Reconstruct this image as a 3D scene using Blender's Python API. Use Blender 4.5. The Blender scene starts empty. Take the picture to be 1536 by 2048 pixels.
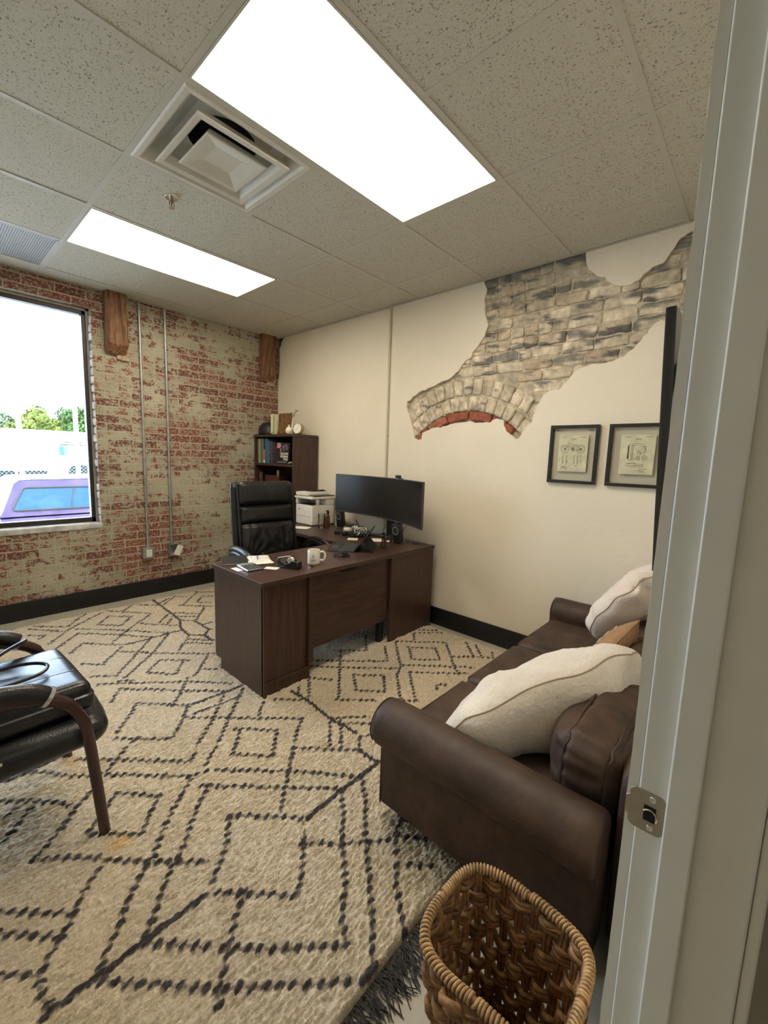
import bpy, bmesh, math, random
import numpy as np
from mathutils import Vector, Matrix, noise
from mathutils.geometry import tessellate_polygon

rnd = random.Random(7)
PI = math.pi
C = bpy.context.scene.collection
H = 2.716          # ceiling height
DZ = 0.704         # desk top height
T = 0.6096         # ceiling module
GX, GY = -2.174, -2.655   # ceiling grid origin

# ------------------------------------------------------------------ helpers
def link(o):
    C.objects.link(o)
    return o

def thing(name, label, cat, loc=(0, 0, 0), rz=0.0, group=None):
    o = bpy.data.objects.new(name, None)
    o.empty_display_size = .1
    o.location = loc
    o.rotation_euler = (0, 0, rz)
    o['label'] = label
    o['category'] = cat
    if group:
        o['group'] = group
    return link(o)

def tag(o, label, cat, group=None):
    o['label'] = label
    o['category'] = cat
    if group:
        o['group'] = group
    return o

def obj(name, bm, m, parent=None, smooth=True, bevel=0, world=False, angle=40, loc=None):
    """link a bmesh (or mesh) as one object. world=True: geometry is in world coordinates."""
    if isinstance(bm, bmesh.types.BMesh):
        bmesh.ops.recalc_face_normals(bm, faces=bm.faces)
        me = bpy.data.meshes.new(name)
        bm.to_mesh(me)
        bm.free()
    else:
        me = bm
    o = bpy.data.objects.new(name, me)
    for mm in (m if isinstance(m, (list, tuple)) else [m]):
        me.materials.append(mm)
    if smooth and len(me.polygons):
        me.polygons.foreach_set('use_smooth', [True] * len(me.polygons))
        try:
            me.set_sharp_from_angle(angle=math.radians(angle))
        except Exception:
            pass
    if bevel:
        b = o.modifiers.new('bevel', 'BEVEL')
        b.width = bevel
        b.segments = 2
        b.limit_method = 'ANGLE'
        b.angle_limit = math.radians(40)
    link(o)
    if parent is not None:
        o.parent = parent
        if world:
            base = parent
            off = Vector(base.location)
            if base.parent is not None:
                off = off + Vector(base.parent.location)
            o.location = -off
    if loc is not None:
        o.location = loc
    return o

def struct(name, bm, m, parent=None, **k):
    o = obj(name, bm, m, parent, **k)
    if parent is None:
        o['kind'] = 'structure'
    return o

def NB():
    return bmesh.new()

def box(bm, x0, x1, y0, y1, z0, z1, M=None):
    vs = [bm.verts.new((x, y, z)) for x in (x0, x1) for y in (y0, y1) for z in (z0, z1)]
    for f in ((0, 1, 3, 2), (4, 6, 7, 5), (0, 4, 5, 1), (2, 3, 7, 6), (0, 2, 6, 4), (1, 5, 7, 3)):
        bm.faces.new([vs[i] for i in f])
    if M is not None:
        bmesh.ops.transform(bm, matrix=M, verts=vs)
    return vs

def rbox(bm, cx, cy, cz, sx, sy, sz, r=.02, n=8, puff=(0, 0, 0), M=None, wob=0, ws=8, seed=0):
    """rounded box; puff bulges each axis' faces"""
    h = Vector((sx / 2, sy / 2, sz / 2))
    r = min(r, h.x, h.y, h.z)
    vd = {}
    def co(p):
        k = tuple(round(c, 5) for c in p)
        if k in vd:
            return vd[k]
        q = Vector((p[0] * h.x, p[1] * h.y, p[2] * h.z))
        c = Vector([max(-(h[i] - r), min(h[i] - r, q[i])) for i in range(3)])
        d = q - c
        if d.length > 1e-9:
            q = c + d.normalized() * r
        for i in range(3):
            if puff[i]:
                a, b = [j for j in range(3) if j != i]
                w = (1 - min(1, abs(p[a])) ** 2) * (1 - min(1, abs(p[b])) ** 2)
                q[i] += puff[i] * w * p[i]
        if wob:
            nv = noise.noise_vector(q * ws + Vector((seed * 7.3, seed, 1.1)))
            q += nv * wob
        q += Vector((cx, cy, cz))
        if M is not None:
            q = M @ q
        vd[k] = bm.verts.new(q)
        return vd[k]
    def wp(t, hh):
        # concentrate samples near the rounded edges
        return t
    for ax in range(3):
        a, b = [j for j in range(3) if j != ax]
        for s in (-1, 1):
            grid = []
            for i in range(n + 1):
                row = []
                for j in range(n + 1):
                    p = [0, 0, 0]
                    p[ax] = s
                    ti, tj = -1 + 2 * i / n, -1 + 2 * j / n
                    p[a] = ti
                    p[b] = tj
                    row.append(co(p))
                grid.append(row)
            for i in range(n):
                for j in range(n):
                    f = [grid[i][j], grid[i + 1][j], grid[i + 1][j + 1], grid[i][j + 1]]
                    if len(set(f)) == 4:
                        try:
                            bm.faces.new(f)
                        except ValueError:
                            pass
    return bm

def tube(bm, pts, rad, seg=8, closed=False, cap=True, flat=1.0):
    """tube along points; rad number or list"""
    pts = [Vector(p) for p in pts]
    n = len(pts)
    if not hasattr(rad, '__len__'):
        rad = [rad] * n
    rings = []
    up = None
    for i in range(n):
        if closed:
            t = pts[(i + 1) % n] - pts[(i - 1) % n]
        else:
            t = pts[min(i + 1, n - 1)] - pts[max(i - 1, 0)]
        if t.length < 1e-9:
            t = Vector((0, 0, 1))
        t.normalize()
        if up is None:
            a = Vector((0, 0, 1)) if abs(t.z) < .9 else Vector((1, 0, 0))
            up = t.cross(a).normalized()
        up = (up - t * up.dot(t))
        if up.length < 1e-6:
            up = t.orthogonal()
        up.normalize()
        sd = t.cross(up)
        ring = []
        for k in range(seg):
            a = 2 * PI * k / seg
            ring.append(bm.verts.new(pts[i] + (up * math.cos(a) + sd * math.sin(a) * flat) * rad[i]))
        rings.append(ring)
    m = n if closed else n - 1
    for i in range(m):
        A, B = rings[i], rings[(i + 1) % n]
        for k in range(seg):
            bm.faces.new([A[k], A[(k + 1) % seg], B[(k + 1) % seg], B[k]])
    if cap and not closed:
        bm.faces.new(rings[0][::-1])
        bm.faces.new(rings[-1])
    return bm

def lathe(bm, prof, cx=0, cy=0, seg=32, M=None, close=False):
    rings = []
    for r, z in prof:
        if r < 1e-6:
            rings.append([bm.verts.new((cx, cy, z))])
        else:
            rings.append([bm.verts.new((cx + r * math.cos(2 * PI * k / seg), cy + r * math.sin(2 * PI * k / seg), z)) for k in range(seg)])
    allv = [v for rr in rings for v in rr]
    for A, B in zip(rings[:-1], rings[1:]):
        if len(A) == 1 and len(B) == 1:
            continue
        for k in range(seg):
            k2 = (k + 1) % seg
            if len(A) == 1:
                bm.faces.new([A[0], B[k], B[k2]])
            elif len(B) == 1:
                bm.faces.new([A[k], A[k2], B[0]])
            else:
                bm.faces.new([A[k], A[k2], B[k2], B[k]])
    if M is not None:
        bmesh.ops.transform(bm, matrix=M, verts=allv)
    return bm

def prism(bm, poly, axis, a, b):
    """extrude a 2D polygon between a and b along axis; poly coords are the two other axes in order"""
    def p3(u, v, w):
        return {'x': (w, u, v), 'y': (u, w, v), 'z': (u, v, w)}[axis]
    A = [bm.verts.new(p3(u, v, a)) for u, v in poly]
    B = [bm.verts.new(p3(u, v, b)) for u, v in poly]
    tris = tessellate_polygon([[Vector((u, v, 0)) for u, v in poly]])
    for t in tris:
        bm.faces.new([A[i] for i in t])
        bm.faces.new([B[i] for i in reversed(t)])
    n = len(poly)
    for i in range(n):
        bm.faces.new([A[i], A[(i + 1) % n], B[(i + 1) % n], B[i]])
    return bm

def quad(bm, a, b, c, d):
    return bm.faces.new([bm.verts.new(p) for p in (a, b, c, d)])

def smoothpath(pts, n=8):
    """Catmull-Rom"""
    P = [Vector(p) for p in pts]
    out = []
    for i in range(len(P) - 1):
        p0, p1, p2, p3 = P[max(i - 1, 0)], P[i], P[i + 1], P[min(i + 2, len(P) - 1)]
        for k in range(n):
            t = k / n
            out.append(.5 * ((2 * p1) + (p2 - p0) * t + (2 * p0 - 5 * p1 + 4 * p2 - p3) * t * t + (3 * p1 - p0 - 3 * p2 + p3) * t ** 3))
    out.append(P[-1])
    return out

def text_mesh(bm, s, size, M, extrude=.0004, align='LEFT', bold=False, spacing=1.0):
    cu = bpy.data.curves.new('lettering', 'FONT')
    cu.body = s
    cu.size = size
    cu.extrude = extrude
    cu.align_x = align
    cu.space_line = spacing
    cu.resolution_u = 2
    if bold:
        cu.offset = size * .025
    o = bpy.data.objects.new('lettering', cu)
    C.objects.link(o)
    dg = bpy.context.evaluated_depsgraph_get()
    me = bpy.data.meshes.new_from_object(o.evaluated_get(dg))
    me.transform(M)
    bm.from_mesh(me)
    bpy.data.objects.remove(o)
    bpy.data.curves.remove(cu)
    bpy.data.meshes.remove(me)

def TR(x=0, y=0, z=0, rx=0, ry=0, rz=0):
    return Matrix.Translation((x, y, z)) @ Matrix.Rotation(rz, 4, 'Z') @ Matrix.Rotation(ry, 4, 'Y') @ Matrix.Rotation(rx, 4, 'X')

# ------------------------------------------------------------------ materials
def nodes(name):
    m = bpy.data.materials.new(name)
    m.use_nodes = True
    nt = m.node_tree
    b = nt.nodes['Principled BSDF']
    return m, nt, b

def add(nt, typ, **kw):
    n = nt.nodes.new(typ)
    for k, v in kw.items():
        if k in n.inputs.keys():
            n.inputs[k].default_value = v
        else:
            setattr(n, k, v)
    return n

def ramp(nt, stops, interp='LINEAR'):
    n = nt.nodes.new('ShaderNodeValToRGB')
    n.color_ramp.interpolation = interp
    e = n.color_ramp.elements
    while len(e) > 1:
        e.remove(e[-1])
    e[0].position = stops[0][0]
    c = stops[0][1]
    e[0].color = (*c, 1) if len(c) == 3 else c
    for p, c in stops[1:]:
        x = e.new(p)
        x.color = (*c, 1) if len(c) == 3 else c
    return n

def mixc(nt, fac, a, b, mode='MIX'):
    n = nt.nodes.new('ShaderNodeMix')
    n.data_type = 'RGBA'
    n.blend_type = mode
    for s, v in ((0, fac), (6, a), (7, b)):
        if hasattr(v, 'is_linked') or isinstance(v, bpy.types.NodeSocket):
            nt.links.new(v, n.inputs[s])
        else:
            n.inputs[s].default_value = v if s == 0 else ((*v, 1) if len(v) == 3 else v)
    return n.outputs[2]

def math_(nt, op, a, b=None, c=None):
    n = nt.nodes.new('ShaderNodeMath')
    n.operation = op
    for i, v in enumerate((a, b, c)):
        if v is None:
            continue
        if isinstance(v, bpy.types.NodeSocket):
            nt.links.new(v, n.inputs[i])
        else:
            n.inputs[i].default_value = v
    return n.outputs[0]

def coords(nt, kind='Object', scale=(1, 1, 1), rot=(0, 0, 0), loc=(0, 0, 0)):
    tc = nt.nodes.new('ShaderNodeTexCoord')
    mp = nt.nodes.new('ShaderNodeMapping')
    mp.inputs['Scale'].default_value = scale
    mp.inputs['Rotation'].default_value = rot
    mp.inputs['Location'].default_value = loc
    nt.links.new(tc.outputs[kind], mp.inputs['Vector'])
    return mp.outputs[0]

def bump(nt, b, h, strength=.3, dist=.01):
    n = nt.nodes.new('ShaderNodeBump')
    n.inputs['Strength'].default_value = strength
    n.inputs['Distance'].default_value = dist
    nt.links.new(h, n.inputs['Height'])
    nt.links.new(n.outputs[0], b.inputs['Normal'])
    return n

def mk(name, col, rough=.5, metal=0, var=.12, scale=12, stretch=(1, 1, 1), bmp=0, bscale=80, bdist=.002, coat=0, sheen=0, spec=.5, rvar=0):
    m, nt, b = nodes(name)
    v = coords(nt, scale=stretch)
    n = add(nt, 'ShaderNodeTexNoise')
    n.inputs['Scale'].default_value = scale
    n.inputs['Detail'].default_value = 5
    nt.links.new(v, n.inputs['Vector'])
    a = tuple(max(0, c * (1 - var)) for c in col)
    d = tuple(min(1, c * (1 + var)) for c in col)
    r = ramp(nt, [(.3, a), (.7, d)])
    nt.links.new(n.outputs[0], r.inputs[0])
    nt.links.new(r.outputs[0], b.inputs['Base Color'])
    b.inputs['Roughness'].default_value = rough
    b.inputs['Metallic'].default_value = metal
    b.inputs['Coat Weight'].default_value = coat
    b.inputs['Sheen Weight'].default_value = sheen
    b.inputs['Specular IOR Level'].default_value = spec
    if rvar:
        rr = math_(nt, 'MULTIPLY_ADD', n.outputs[0], rvar, rough - rvar / 2)
        nt.links.new(rr, b.inputs['Roughness'])
    if bmp:
        n2 = add(nt, 'ShaderNodeTexNoise')
        n2.inputs['Scale'].default_value = bscale
        n2.inputs['Detail'].default_value = 6
        nt.links.new(v, n2.inputs['Vector'])
        bump(nt, b, n2.outputs[0], bmp, bdist)
    return m

def wood(name, axis, c1=(.080, .040, .029), c2=(.034, .0175, .0135), rough=.36):
    m, nt, b = nodes(name)
    s = {'x': (1.3, 22, 22), 'y': (22, 1.3, 22), 'z': (22, 22, 1.3)}[axis]
    v = coords(nt, scale=s)
    n = add(nt, 'ShaderNodeTexNoise')
    n.inputs['Scale'].default_value = 2.2
    n.inputs['Detail'].default_value = 8
    n.inputs['Roughness'].default_value = .62
    n.inputs['Distortion'].default_value = .6
    nt.links.new(v, n.inputs['Vector'])
    r = ramp(nt, [(.30, c2), (.52, tuple((x + y) / 2 for x, y in zip(c1, c2))), (.72, c1)])
    nt.links.new(n.outputs[0], r.inputs[0])
    nt.links.new(r.outputs[0], b.inputs['Base Color'])
    b.inputs['Roughness'].default_value = rough
    b.inputs['Specular IOR Level'].default_value = .45
    bump(nt, b, n.outputs[0], .15, .002)
    return m

WX, WY, WZ = wood('walnut_grain_x', 'x'), wood('walnut_grain_y', 'y'), wood('walnut_grain_z', 'z')

def brick_mat():
    m, nt, b = nodes('painted_brick')
    uv = coords(nt, 'UV')
    nd = add(nt, 'ShaderNodeTexNoise')
    nd.inputs['Scale'].default_value = 9
    nd.inputs['Detail'].default_value = 3
    nt.links.new(uv, nd.inputs['Vector'])
    sub = nt.nodes.new('ShaderNodeVectorMath'); sub.operation = 'SUBTRACT'
    nt.links.new(nd.outputs['Color'], sub.inputs[0]); sub.inputs[1].default_value = (.5, .5, .5)
    sc = nt.nodes.new('ShaderNodeVectorMath'); sc.operation = 'SCALE'
    nt.links.new(sub.outputs[0], sc.inputs[0]); sc.inputs['Scale'].default_value = .012
    ad = nt.nodes.new('ShaderNodeVectorMath'); ad.operation = 'ADD'
    nt.links.new(uv, ad.inputs[0]); nt.links.new(sc.outputs[0], ad.inputs[1])
    vec = ad.outputs[0]
    def bricks(w, off=.5, freq=2):
        br = add(nt, 'ShaderNodeTexBrick')
        br.offset = off; br.offset_frequency = freq; br.squash = 1
        br.inputs['Scale'].default_value = 1
        br.inputs['Brick Width'].default_value = w
        br.inputs['Row Height'].default_value = .0708
        br.inputs['Mortar Size'].default_value = .0052
        br.inputs['Mortar Smooth'].default_value = .35
        br.inputs['Color1'].default_value = (0, 0, 0, 1)
        br.inputs['Color2'].default_value = (1, 1, 1, 1)
        br.inputs['Mortar'].default_value = (.5, .5, .5, 1)
        nt.links.new(vec, br.inputs['Vector'])
        return br
    br = bricks(.207)
    # paint mask
    def nz(scale, det, rough=.6, st=(1, 1, 1), loc=(0, 0, 0)):
        mp = nt.nodes.new('ShaderNodeMapping'); mp.inputs['Scale'].default_value = st; mp.inputs['Location'].default_value = loc
        nt.links.new(uv, mp.inputs['Vector'])
        n = add(nt, 'ShaderNodeTexNoise')
        n.inputs['Scale'].default_value = scale; n.inputs['Detail'].default_value = det; n.inputs['Roughness'].default_value = rough
        nt.links.new(mp.outputs[0], n.inputs['Vector'])
        return n.outputs[0]
    big = nz(1.5, 3, .5, (1, 1.3, 1), (3.1, 1.7, 0))
    mid = nz(15, 8, .72, (1, 1.25, 1))
    fine = nz(70, 4, .7, (1, 1.2, 1), (5, 5, 0))
    s = math_(nt, 'MULTIPLY', big, .70)
    s = math_(nt, 'MULTIPLY_ADD', mid, 1.25, s)
    s = math_(nt, 'MULTIPLY_ADD', fine, .50, s)
    s = math_(nt, 'MULTIPLY_ADD', br.outputs['Color'], .16, s)
    s = math_(nt, 'MULTIPLY_ADD', br.outputs['Fac'], .10, s)
    pm = ramp(nt, [(.0, (0, 0, 0)), (.516, (0, 0, 0)), (.532, (1, 1, 1))])
    s2 = math_(nt, 'MULTIPLY', s, .4)
    nt.links.new(s2, pm.inputs[0])
    paint_mask = pm.outputs[0]
    rb = ramp(nt, [(0, (.105, .030, .022)), (.5, (.165, .045, .030)), (1, (.24, .075, .046))])
    nt.links.new(br.outputs['Color'], rb.inputs[0])
    spk = ramp(nt, [(.50, (0, 0, 0)), (.60, (.75, .75, .75))]); nt.links.new(nz(46, 6, .75, (1, 1.1, 1), (9, 2, 0)), spk.inputs[0])
    redn = mixc(nt, spk.outputs[0], rb.outputs[0], (.50, .42, .31))
    mort = ramp(nt, [(.35, (.46, .36, .26)), (.7, (.62, .52, .40))])
    nt.links.new(mid, mort.inputs[0])
    raw = mixc(nt, br.outputs['Fac'], redn, mort.outputs[0])
    pr = ramp(nt, [(.30, (.25, .245, .175)), (.5, (.335, .32, .235)), (.72, (.45, .42, .315))])
    nt.links.new(big, pr.inputs[0])
    fr = ramp(nt, [(.35, (.82, .82, .82)), (.65, (1.12, 1.12, 1.12))])
    nt.links.new(fine, fr.inputs[0])
    paint = mixc(nt, 1.0, pr.outputs[0], fr.outputs[0], 'MULTIPLY')
    paint = mixc(nt, math_(nt, 'MULTIPLY', br.outputs['Fac'], .25), paint, (.56, .47, .35))
    col = mixc(nt, paint_mask, raw, paint)
    nt.links.new(col, b.inputs['Base Color'])
    b.inputs['Roughness'].default_value = .75
    h = math_(nt, 'MULTIPLY_ADD', br.outputs['Fac'], -1.0, 1)
    h = math_(nt, 'MULTIPLY_ADD', paint_mask, .12, h)
    h = math_(nt, 'MULTIPLY_ADD', mid, .5, h)
    h = math_(nt, 'MULTIPLY_ADD', fine, .25, h)
    bump(nt, b, h, .55, .006)
    return m
M_BRICK = brick_mat()

def plaster_mat(name, col):
    m, nt, b = nodes(name)
    v = coords(nt)
    n = add(nt, 'ShaderNodeTexNoise'); n.inputs['Scale'].default_value = 34; n.inputs['Detail'].default_value = 5
    n2 = add(nt, 'ShaderNodeTexNoise'); n2.inputs['Scale'].default_value = 2.5; n2.inputs['Detail'].default_value = 4
    nt.links.new(v, n.inputs['Vector']); nt.links.new(v, n2.inputs['Vector'])
    r = ramp(nt, [(.3, tuple(c * .965 for c in col)), (.7, tuple(min(1, c * 1.02) for c in col))])
    nt.links.new(n2.outputs[0], r.inputs[0])
    nt.links.new(r.outputs[0], b.inputs['Base Color'])
    b.inputs['Roughness'].default_value = .62
    h = math_(nt, 'MULTIPLY_ADD', n2.outputs[0], 2.0, n.outputs[0])
    bump(nt, b, h, .30, .004)
    return m
M_WHITE = plaster_mat('cream_plaster', (.77, .705, .572))
M_TRIMW = mk('white_semigloss_trim', (.74, .735, .68), .38, var=.03, bmp=.08, bscale=40, bdist=.003)
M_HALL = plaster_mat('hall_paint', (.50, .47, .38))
M_BLACKBASE = mk('black_painted_baseboard', (.008, .008, .010), .42, var=.2, bmp=.15, bscale=60)
M_BLACK = mk('black_plastic', (.012, .012, .013), .42, var=.2)
M_BLACKG = mk('black_gloss_plastic', (.010, .010, .012), .22, var=.2)
M_DGREY = mk('dark_grey_plastic', (.045, .045, .048), .5, var=.15)
M_GREY = mk('grey_plastic', (.30, .30, .31), .45, var=.08)
M_WHITEP = mk('white_plastic', (.74, .72, .66), .4, var=.04)
M_PAPER = mk('paper', (.80, .78, .70), .8, var=.04)
M_STEEL = mk('galvanised_steel', (.42, .43, .42), .42, metal=.75, var=.18, scale=20, rvar=.2)
M_CHROME = mk('chrome', (.75, .75, .76), .12, metal=1, var=.05)
M_NICKEL = mk('satin_nickel', (.42, .38, .31), .36, metal=.9, var=.08, scale=40)
M_ALU = mk('aluminium', (.62, .62, .63), .32, metal=.9, var=.06)
M_FRAMEB = mk('black_frame', (.012, .011, .011), .35, var=.2)
M_BRONZE = mk('bronze_window_frame', (.035, .030, .026), .40, metal=.4, var=.15)
M_BRONZE2 = mk('window_bead', (.27, .235, .19), .5, var=.1)
M_CONDP = mk('painted_conduit', (.62, .56, .45), .5, var=.05)

def leather(name, c1, c2, rough=.42, scale=6, bs=170, bst=.25):
    m, nt, b = nodes(name)
    v = coords(nt)
    n = add(nt, 'ShaderNodeTexNoise'); n.inputs['Scale'].default_value = scale; n.inputs['Detail'].default_value = 8; n.inputs['Roughness'].default_value = .65
    nt.links.new(v, n.inputs['Vector'])
    r = ramp(nt, [(.33, c1), (.68, c2)])
    nt.links.new(n.outputs[0], r.inputs[0])
    nt.links.new(r.outputs[0], b.inputs['Base Color'])
    vo = add(nt, 'ShaderNodeTexVoronoi'); vo.inputs['Scale'].default_value = bs
    nt.links.new(v, vo.inputs['Vector'])
    n2 = add(nt, 'ShaderNodeTexNoise'); n2.inputs['Scale'].default_value = 9; n2.inputs['Detail'].default_value = 6
    nt.links.new(v, n2.inputs['Vector'])
    h = math_(nt, 'MULTIPLY_ADD', n2.outputs[0], 3.0, vo.outputs['Distance'])
    bump(nt, b, h, bst, .0015)
    rr = math_(nt, 'MULTIPLY_ADD', n.outputs[0], -.25, rough + .12)
    nt.links.new(rr, b.inputs['Roughness'])
    return m
M_SOFA = leather('distressed_brown_leather', (.021, .0105, .006), (.072, .037, .0195), .60, 7)
M_LEAB = leather('black_leather', (.0065, .0065, .0072), (.017, .017, .019), .34, 8)
M_BAG = leather('black_bag_leather', (.0065, .0068, .008), (.016, .017, .020), .30, 6, bs=300, bst=.12)
M_MAHOG = mk('dark_mahogany', (.042, .013, .011), .32, var=.3, scale=14, stretch=(1, 1, .2), coat=.2)

def plush_mat(name, c1, c2, scale=70):
    m, nt, b = nodes(name)
    v = coords(nt)
    n = add(nt, 'ShaderNodeTexNoise'); n.inputs['Scale'].default_value = 5; n.inputs['Detail'].default_value = 9; n.inputs['Roughness'].default_value = .7
    n2 = add(nt, 'ShaderNodeTexNoise'); n2.inputs['Scale'].default_value = scale; n2.inputs['Detail'].default_value = 4
    nt.links.new(v, n.inputs['Vector']); nt.links.new(v, n2.inputs['Vector'])
    r = ramp(nt, [(.3, c1), (.7, c2)])
    nt.links.new(n.outputs[0], r.inputs[0]); nt.links.new(r.outputs[0], b.inputs['Base Color'])
    b.inputs['Roughness'].default_value = .95
    b.inputs['Sheen Weight'].default_value = .35
    h = math_(nt, 'MULTIPLY_ADD', n.outputs[0], 1.5, n2.outputs[0])
    bump(nt, b, h, .85, .006)
    return m
M_PLUSH = plush_mat('ivory_plush', (.60, .53, .44), (.80, .74, .66))
M_PLUSH2 = plush_mat('blush_plush', (.66, .57, .49), (.82, .74, .66))

def tile_mat():
    m, nt, b = nodes('fissured_ceiling_tile')
    v = coords(nt)
    def nz(scale, det, st=(1, 1, 1), dis=0):
        mp = nt.nodes.new('ShaderNodeMapping'); mp.inputs['Scale'].default_value = st
        nt.links.new(v, mp.inputs['Vector'])
        n = add(nt, 'ShaderNodeTexNoise'); n.inputs['Scale'].default_value = scale; n.inputs['Detail'].default_value = det; n.inputs['Distortion'].default_value = dis
        nt.links.new(mp.outputs[0], n.inputs['Vector']); return n.outputs[0]
    a = nz(165, 2.0, (1, .7, 1), .4)
    c = nz(260, 2)
    r = ramp(nt, [(.0, (.16, .14, .10)), (.335, (.23, .20, .15)), (.385, (.54, .525, .445)), (1, (.60, .58, .495))])
    nt.links.new(a, r.inputs[0])
    r2 = ramp(nt, [(.32, (.78, .78, .78)), (.5, (1, 1, 1))])
    nt.links.new(c, r2.inputs[0])
    nt.links.new(mixc(nt, .8, r.outputs[0], r2.outputs[0], 'MULTIPLY'), b.inputs['Base Color'])
    b.inputs['Roughness'].default_value = .9
    h = math_(nt, 'MULTIPLY_ADD', c, .4, a)
    bump(nt, b, h, .5, .003)
    return m
M_TILE = tile_mat()
M_TBAR = mk('ceiling_grid_paint', (.50, .485, .42), .5, var=.02)
M_VENTW = mk('vent_paint', (.60, .585, .52), .5, var=.05, scale=6)
M_DARK = mk('dark_void', (.01, .01, .01), .9)

def emis(name, col, st):
    m, nt, b = nodes(name)
    v = coords(nt)
    n = add(nt, 'ShaderNodeTexNoise'); n.inputs['Scale'].default_value = 2
    nt.links.new(v, n.inputs['Vector'])
    r = ramp(nt, [(.3, tuple(c * .97 for c in col)), (.7, col)])
    nt.links.new(n.outputs[0], r.inputs[0])
    nt.links.new(r.outputs[0], b.inputs['Emission Color'])
    b.inputs['Base Color'].default_value = (.8, .8, .8, 1)
    b.inputs['Emission Strength'].default_value = st
    return m
M_PANEL = emis('lit_acrylic_diffuser', (1.0, .87, .69), 15.5)
M_FILL = emis('hall_fill_glow', (1.0, .90, .74), 7)

def glassmat(name, tint=(1, 1, 1), gloss=.12):
    m = bpy.data.materials.new(name); m.use_nodes = True
    nt = m.node_tree
    nt.nodes.remove(nt.nodes['Principled BSDF'])
    out = nt.nodes['Material Output']
    tr = nt.nodes.new('ShaderNodeBsdfTransparent'); tr.inputs[0].default_value = (*tint, 1)
    gl = nt.nodes.new('ShaderNodeBsdfGlossy'); gl.inputs['Roughness'].default_value = .02
    fr = nt.nodes.new('ShaderNodeFresnel'); fr.inputs[0].default_value = 1.45
    mx = nt.nodes.new('ShaderNodeMixShader')
    ml = math_(nt, 'MULTIPLY', fr.outputs[0], gloss * 8)
    nt.links.new(ml, mx.inputs[0]); nt.links.new(tr.outputs[0], mx.inputs[1]); nt.links.new(gl.outputs[0], mx.inputs[2])
    nt.links.new(mx.outputs[0], out.inputs[0])
    return m
M_GLASS = glassmat('window_glass', (.97, .99, 1), .10)
M_GLASS2 = glassmat('clear_tumbler_glass', (.93, .95, .95), .14)
M_PGLASS = glassmat('picture_glass', (.97, .98, .97), .06)

def attr_mat(name, rough=.8, bmp=.3, bscale=60, bdist=.003, var=.25, vs=30):
    """base colour from the mesh's own colour attribute (yarn, brick or reed colours) plus fine noise"""
    m, nt, b = nodes(name)
    at = nt.nodes.new('ShaderNodeAttribute'); at.attribute_name = 'Col'
    v = coords(nt)
    n = add(nt, 'ShaderNodeTexNoise'); n.inputs['Scale'].default_value = vs; n.inputs['Detail'].default_value = 6
    nt.links.new(v, n.inputs['Vector'])
    r = ramp(nt, [(.3, (1 - var,) * 3), (.7, (1 + var * .5,) * 3)])
    nt.links.new(n.outputs[0], r.inputs[0])
    nt.links.new(mixc(nt, 1.0, at.outputs['Color'], r.outputs[0], 'MULTIPLY'), b.inputs['Base Color'])
    b.inputs['Roughness'].default_value = rough
    n2 = add(nt, 'ShaderNodeTexNoise'); n2.inputs['Scale'].default_value = bscale; n2.inputs['Detail'].default_value = 6
    nt.links.new(v, n2.inputs['Vector'])
    bump(nt, b, n2.outputs[0], bmp, bdist)
    return m

def setcol(me, cols):
    """per-vertex colours (n,3)"""
    a = me.color_attributes.new('Col', 'FLOAT_COLOR', 'POINT')
    arr = np.ones((len(me.vertices), 4), dtype=np.float32)
    arr[:, :3] = cols
    a.data.foreach_set('color', arr.ravel())

# ------------------------------------------------------------------ setting: floor, ceiling, walls
XW = -4.0       # west wall face
YS = -4.263     # door wall, room face
YH = -4.386     # door wall, hall face
bm = NB(); box(bm, XW - .2, .3, -5.8, .3, -.08, 0)
M_FLOOR = mk('sealed_concrete_floor', (.40, .375, .30), .5, var=.10, scale=3, bmp=.08, bscale=30)
struct('floor', bm, M_FLOOR, smooth=False)

# north wall: painted brick with a window opening
WX0, WX1, WZ0, WZ1 = -3.55, -1.835, .745, 2.565
def uvbox(bm, faces_uv):
    uvl = bm.loops.layers.uv.verify()
    for f in bm.faces:
        n = f.normal
        for l in f.loops:
            c = l.vert.co
            if abs(n.x) > .6:
                l[uvl].uv = (c.y + .03, c.z)
            elif abs(n.z) > .6:
                l[uvl].uv = (c.x, c.y)
            else:
                l[uvl].uv = (c.x, c.z)
bm = NB()
D = .30
for x0, x1, z0, z1 in ((XW - .2, WX0, -1, 2.95), (WX1, .3, -1, 2.95), (WX0, WX1, -1, WZ0 - .03), (WX0, WX1, WZ1, 2.95)):
    box(bm, x0, x1, 0, D, z0, z1)
bmesh.ops.recalc_face_normals(bm, faces=bm.faces)
uvbox(bm, None)
o = struct('wall_north', bm, M_BRICK, smooth=False)
# lintel course of long bricks, sits proud of the wall over the window (flat, same painted brick)
bm = NB()
uvl = bm.loops.layers.uv.verify()
# ragged toothed brick ends along the window jamb
r2 = random.Random(3)
z = WZ0
for i in range(27):
    hgt = .0708
    if z + .06 > WZ1:
        break
    wob = r2.uniform(-.004, .010)
    rbox(bm, WX1 + .004 - wob / 2 + .002, .052, z + .034, .02 + wob, .10, .060, r=.006, n=3, wob=.002, ws=30, seed=i)
    z += .0708
bmesh.ops.recalc_face_normals(bm, faces=bm.faces)
uvbox(bm, None)
M_REVEAL = mk('whitewashed_reveal_brick', (.58, .54, .52), .8, var=.45, scale=14, bmp=.5, bscale=50, bdist=.005)
obj('brick_reveal', bm, M_REVEAL, o)

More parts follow.
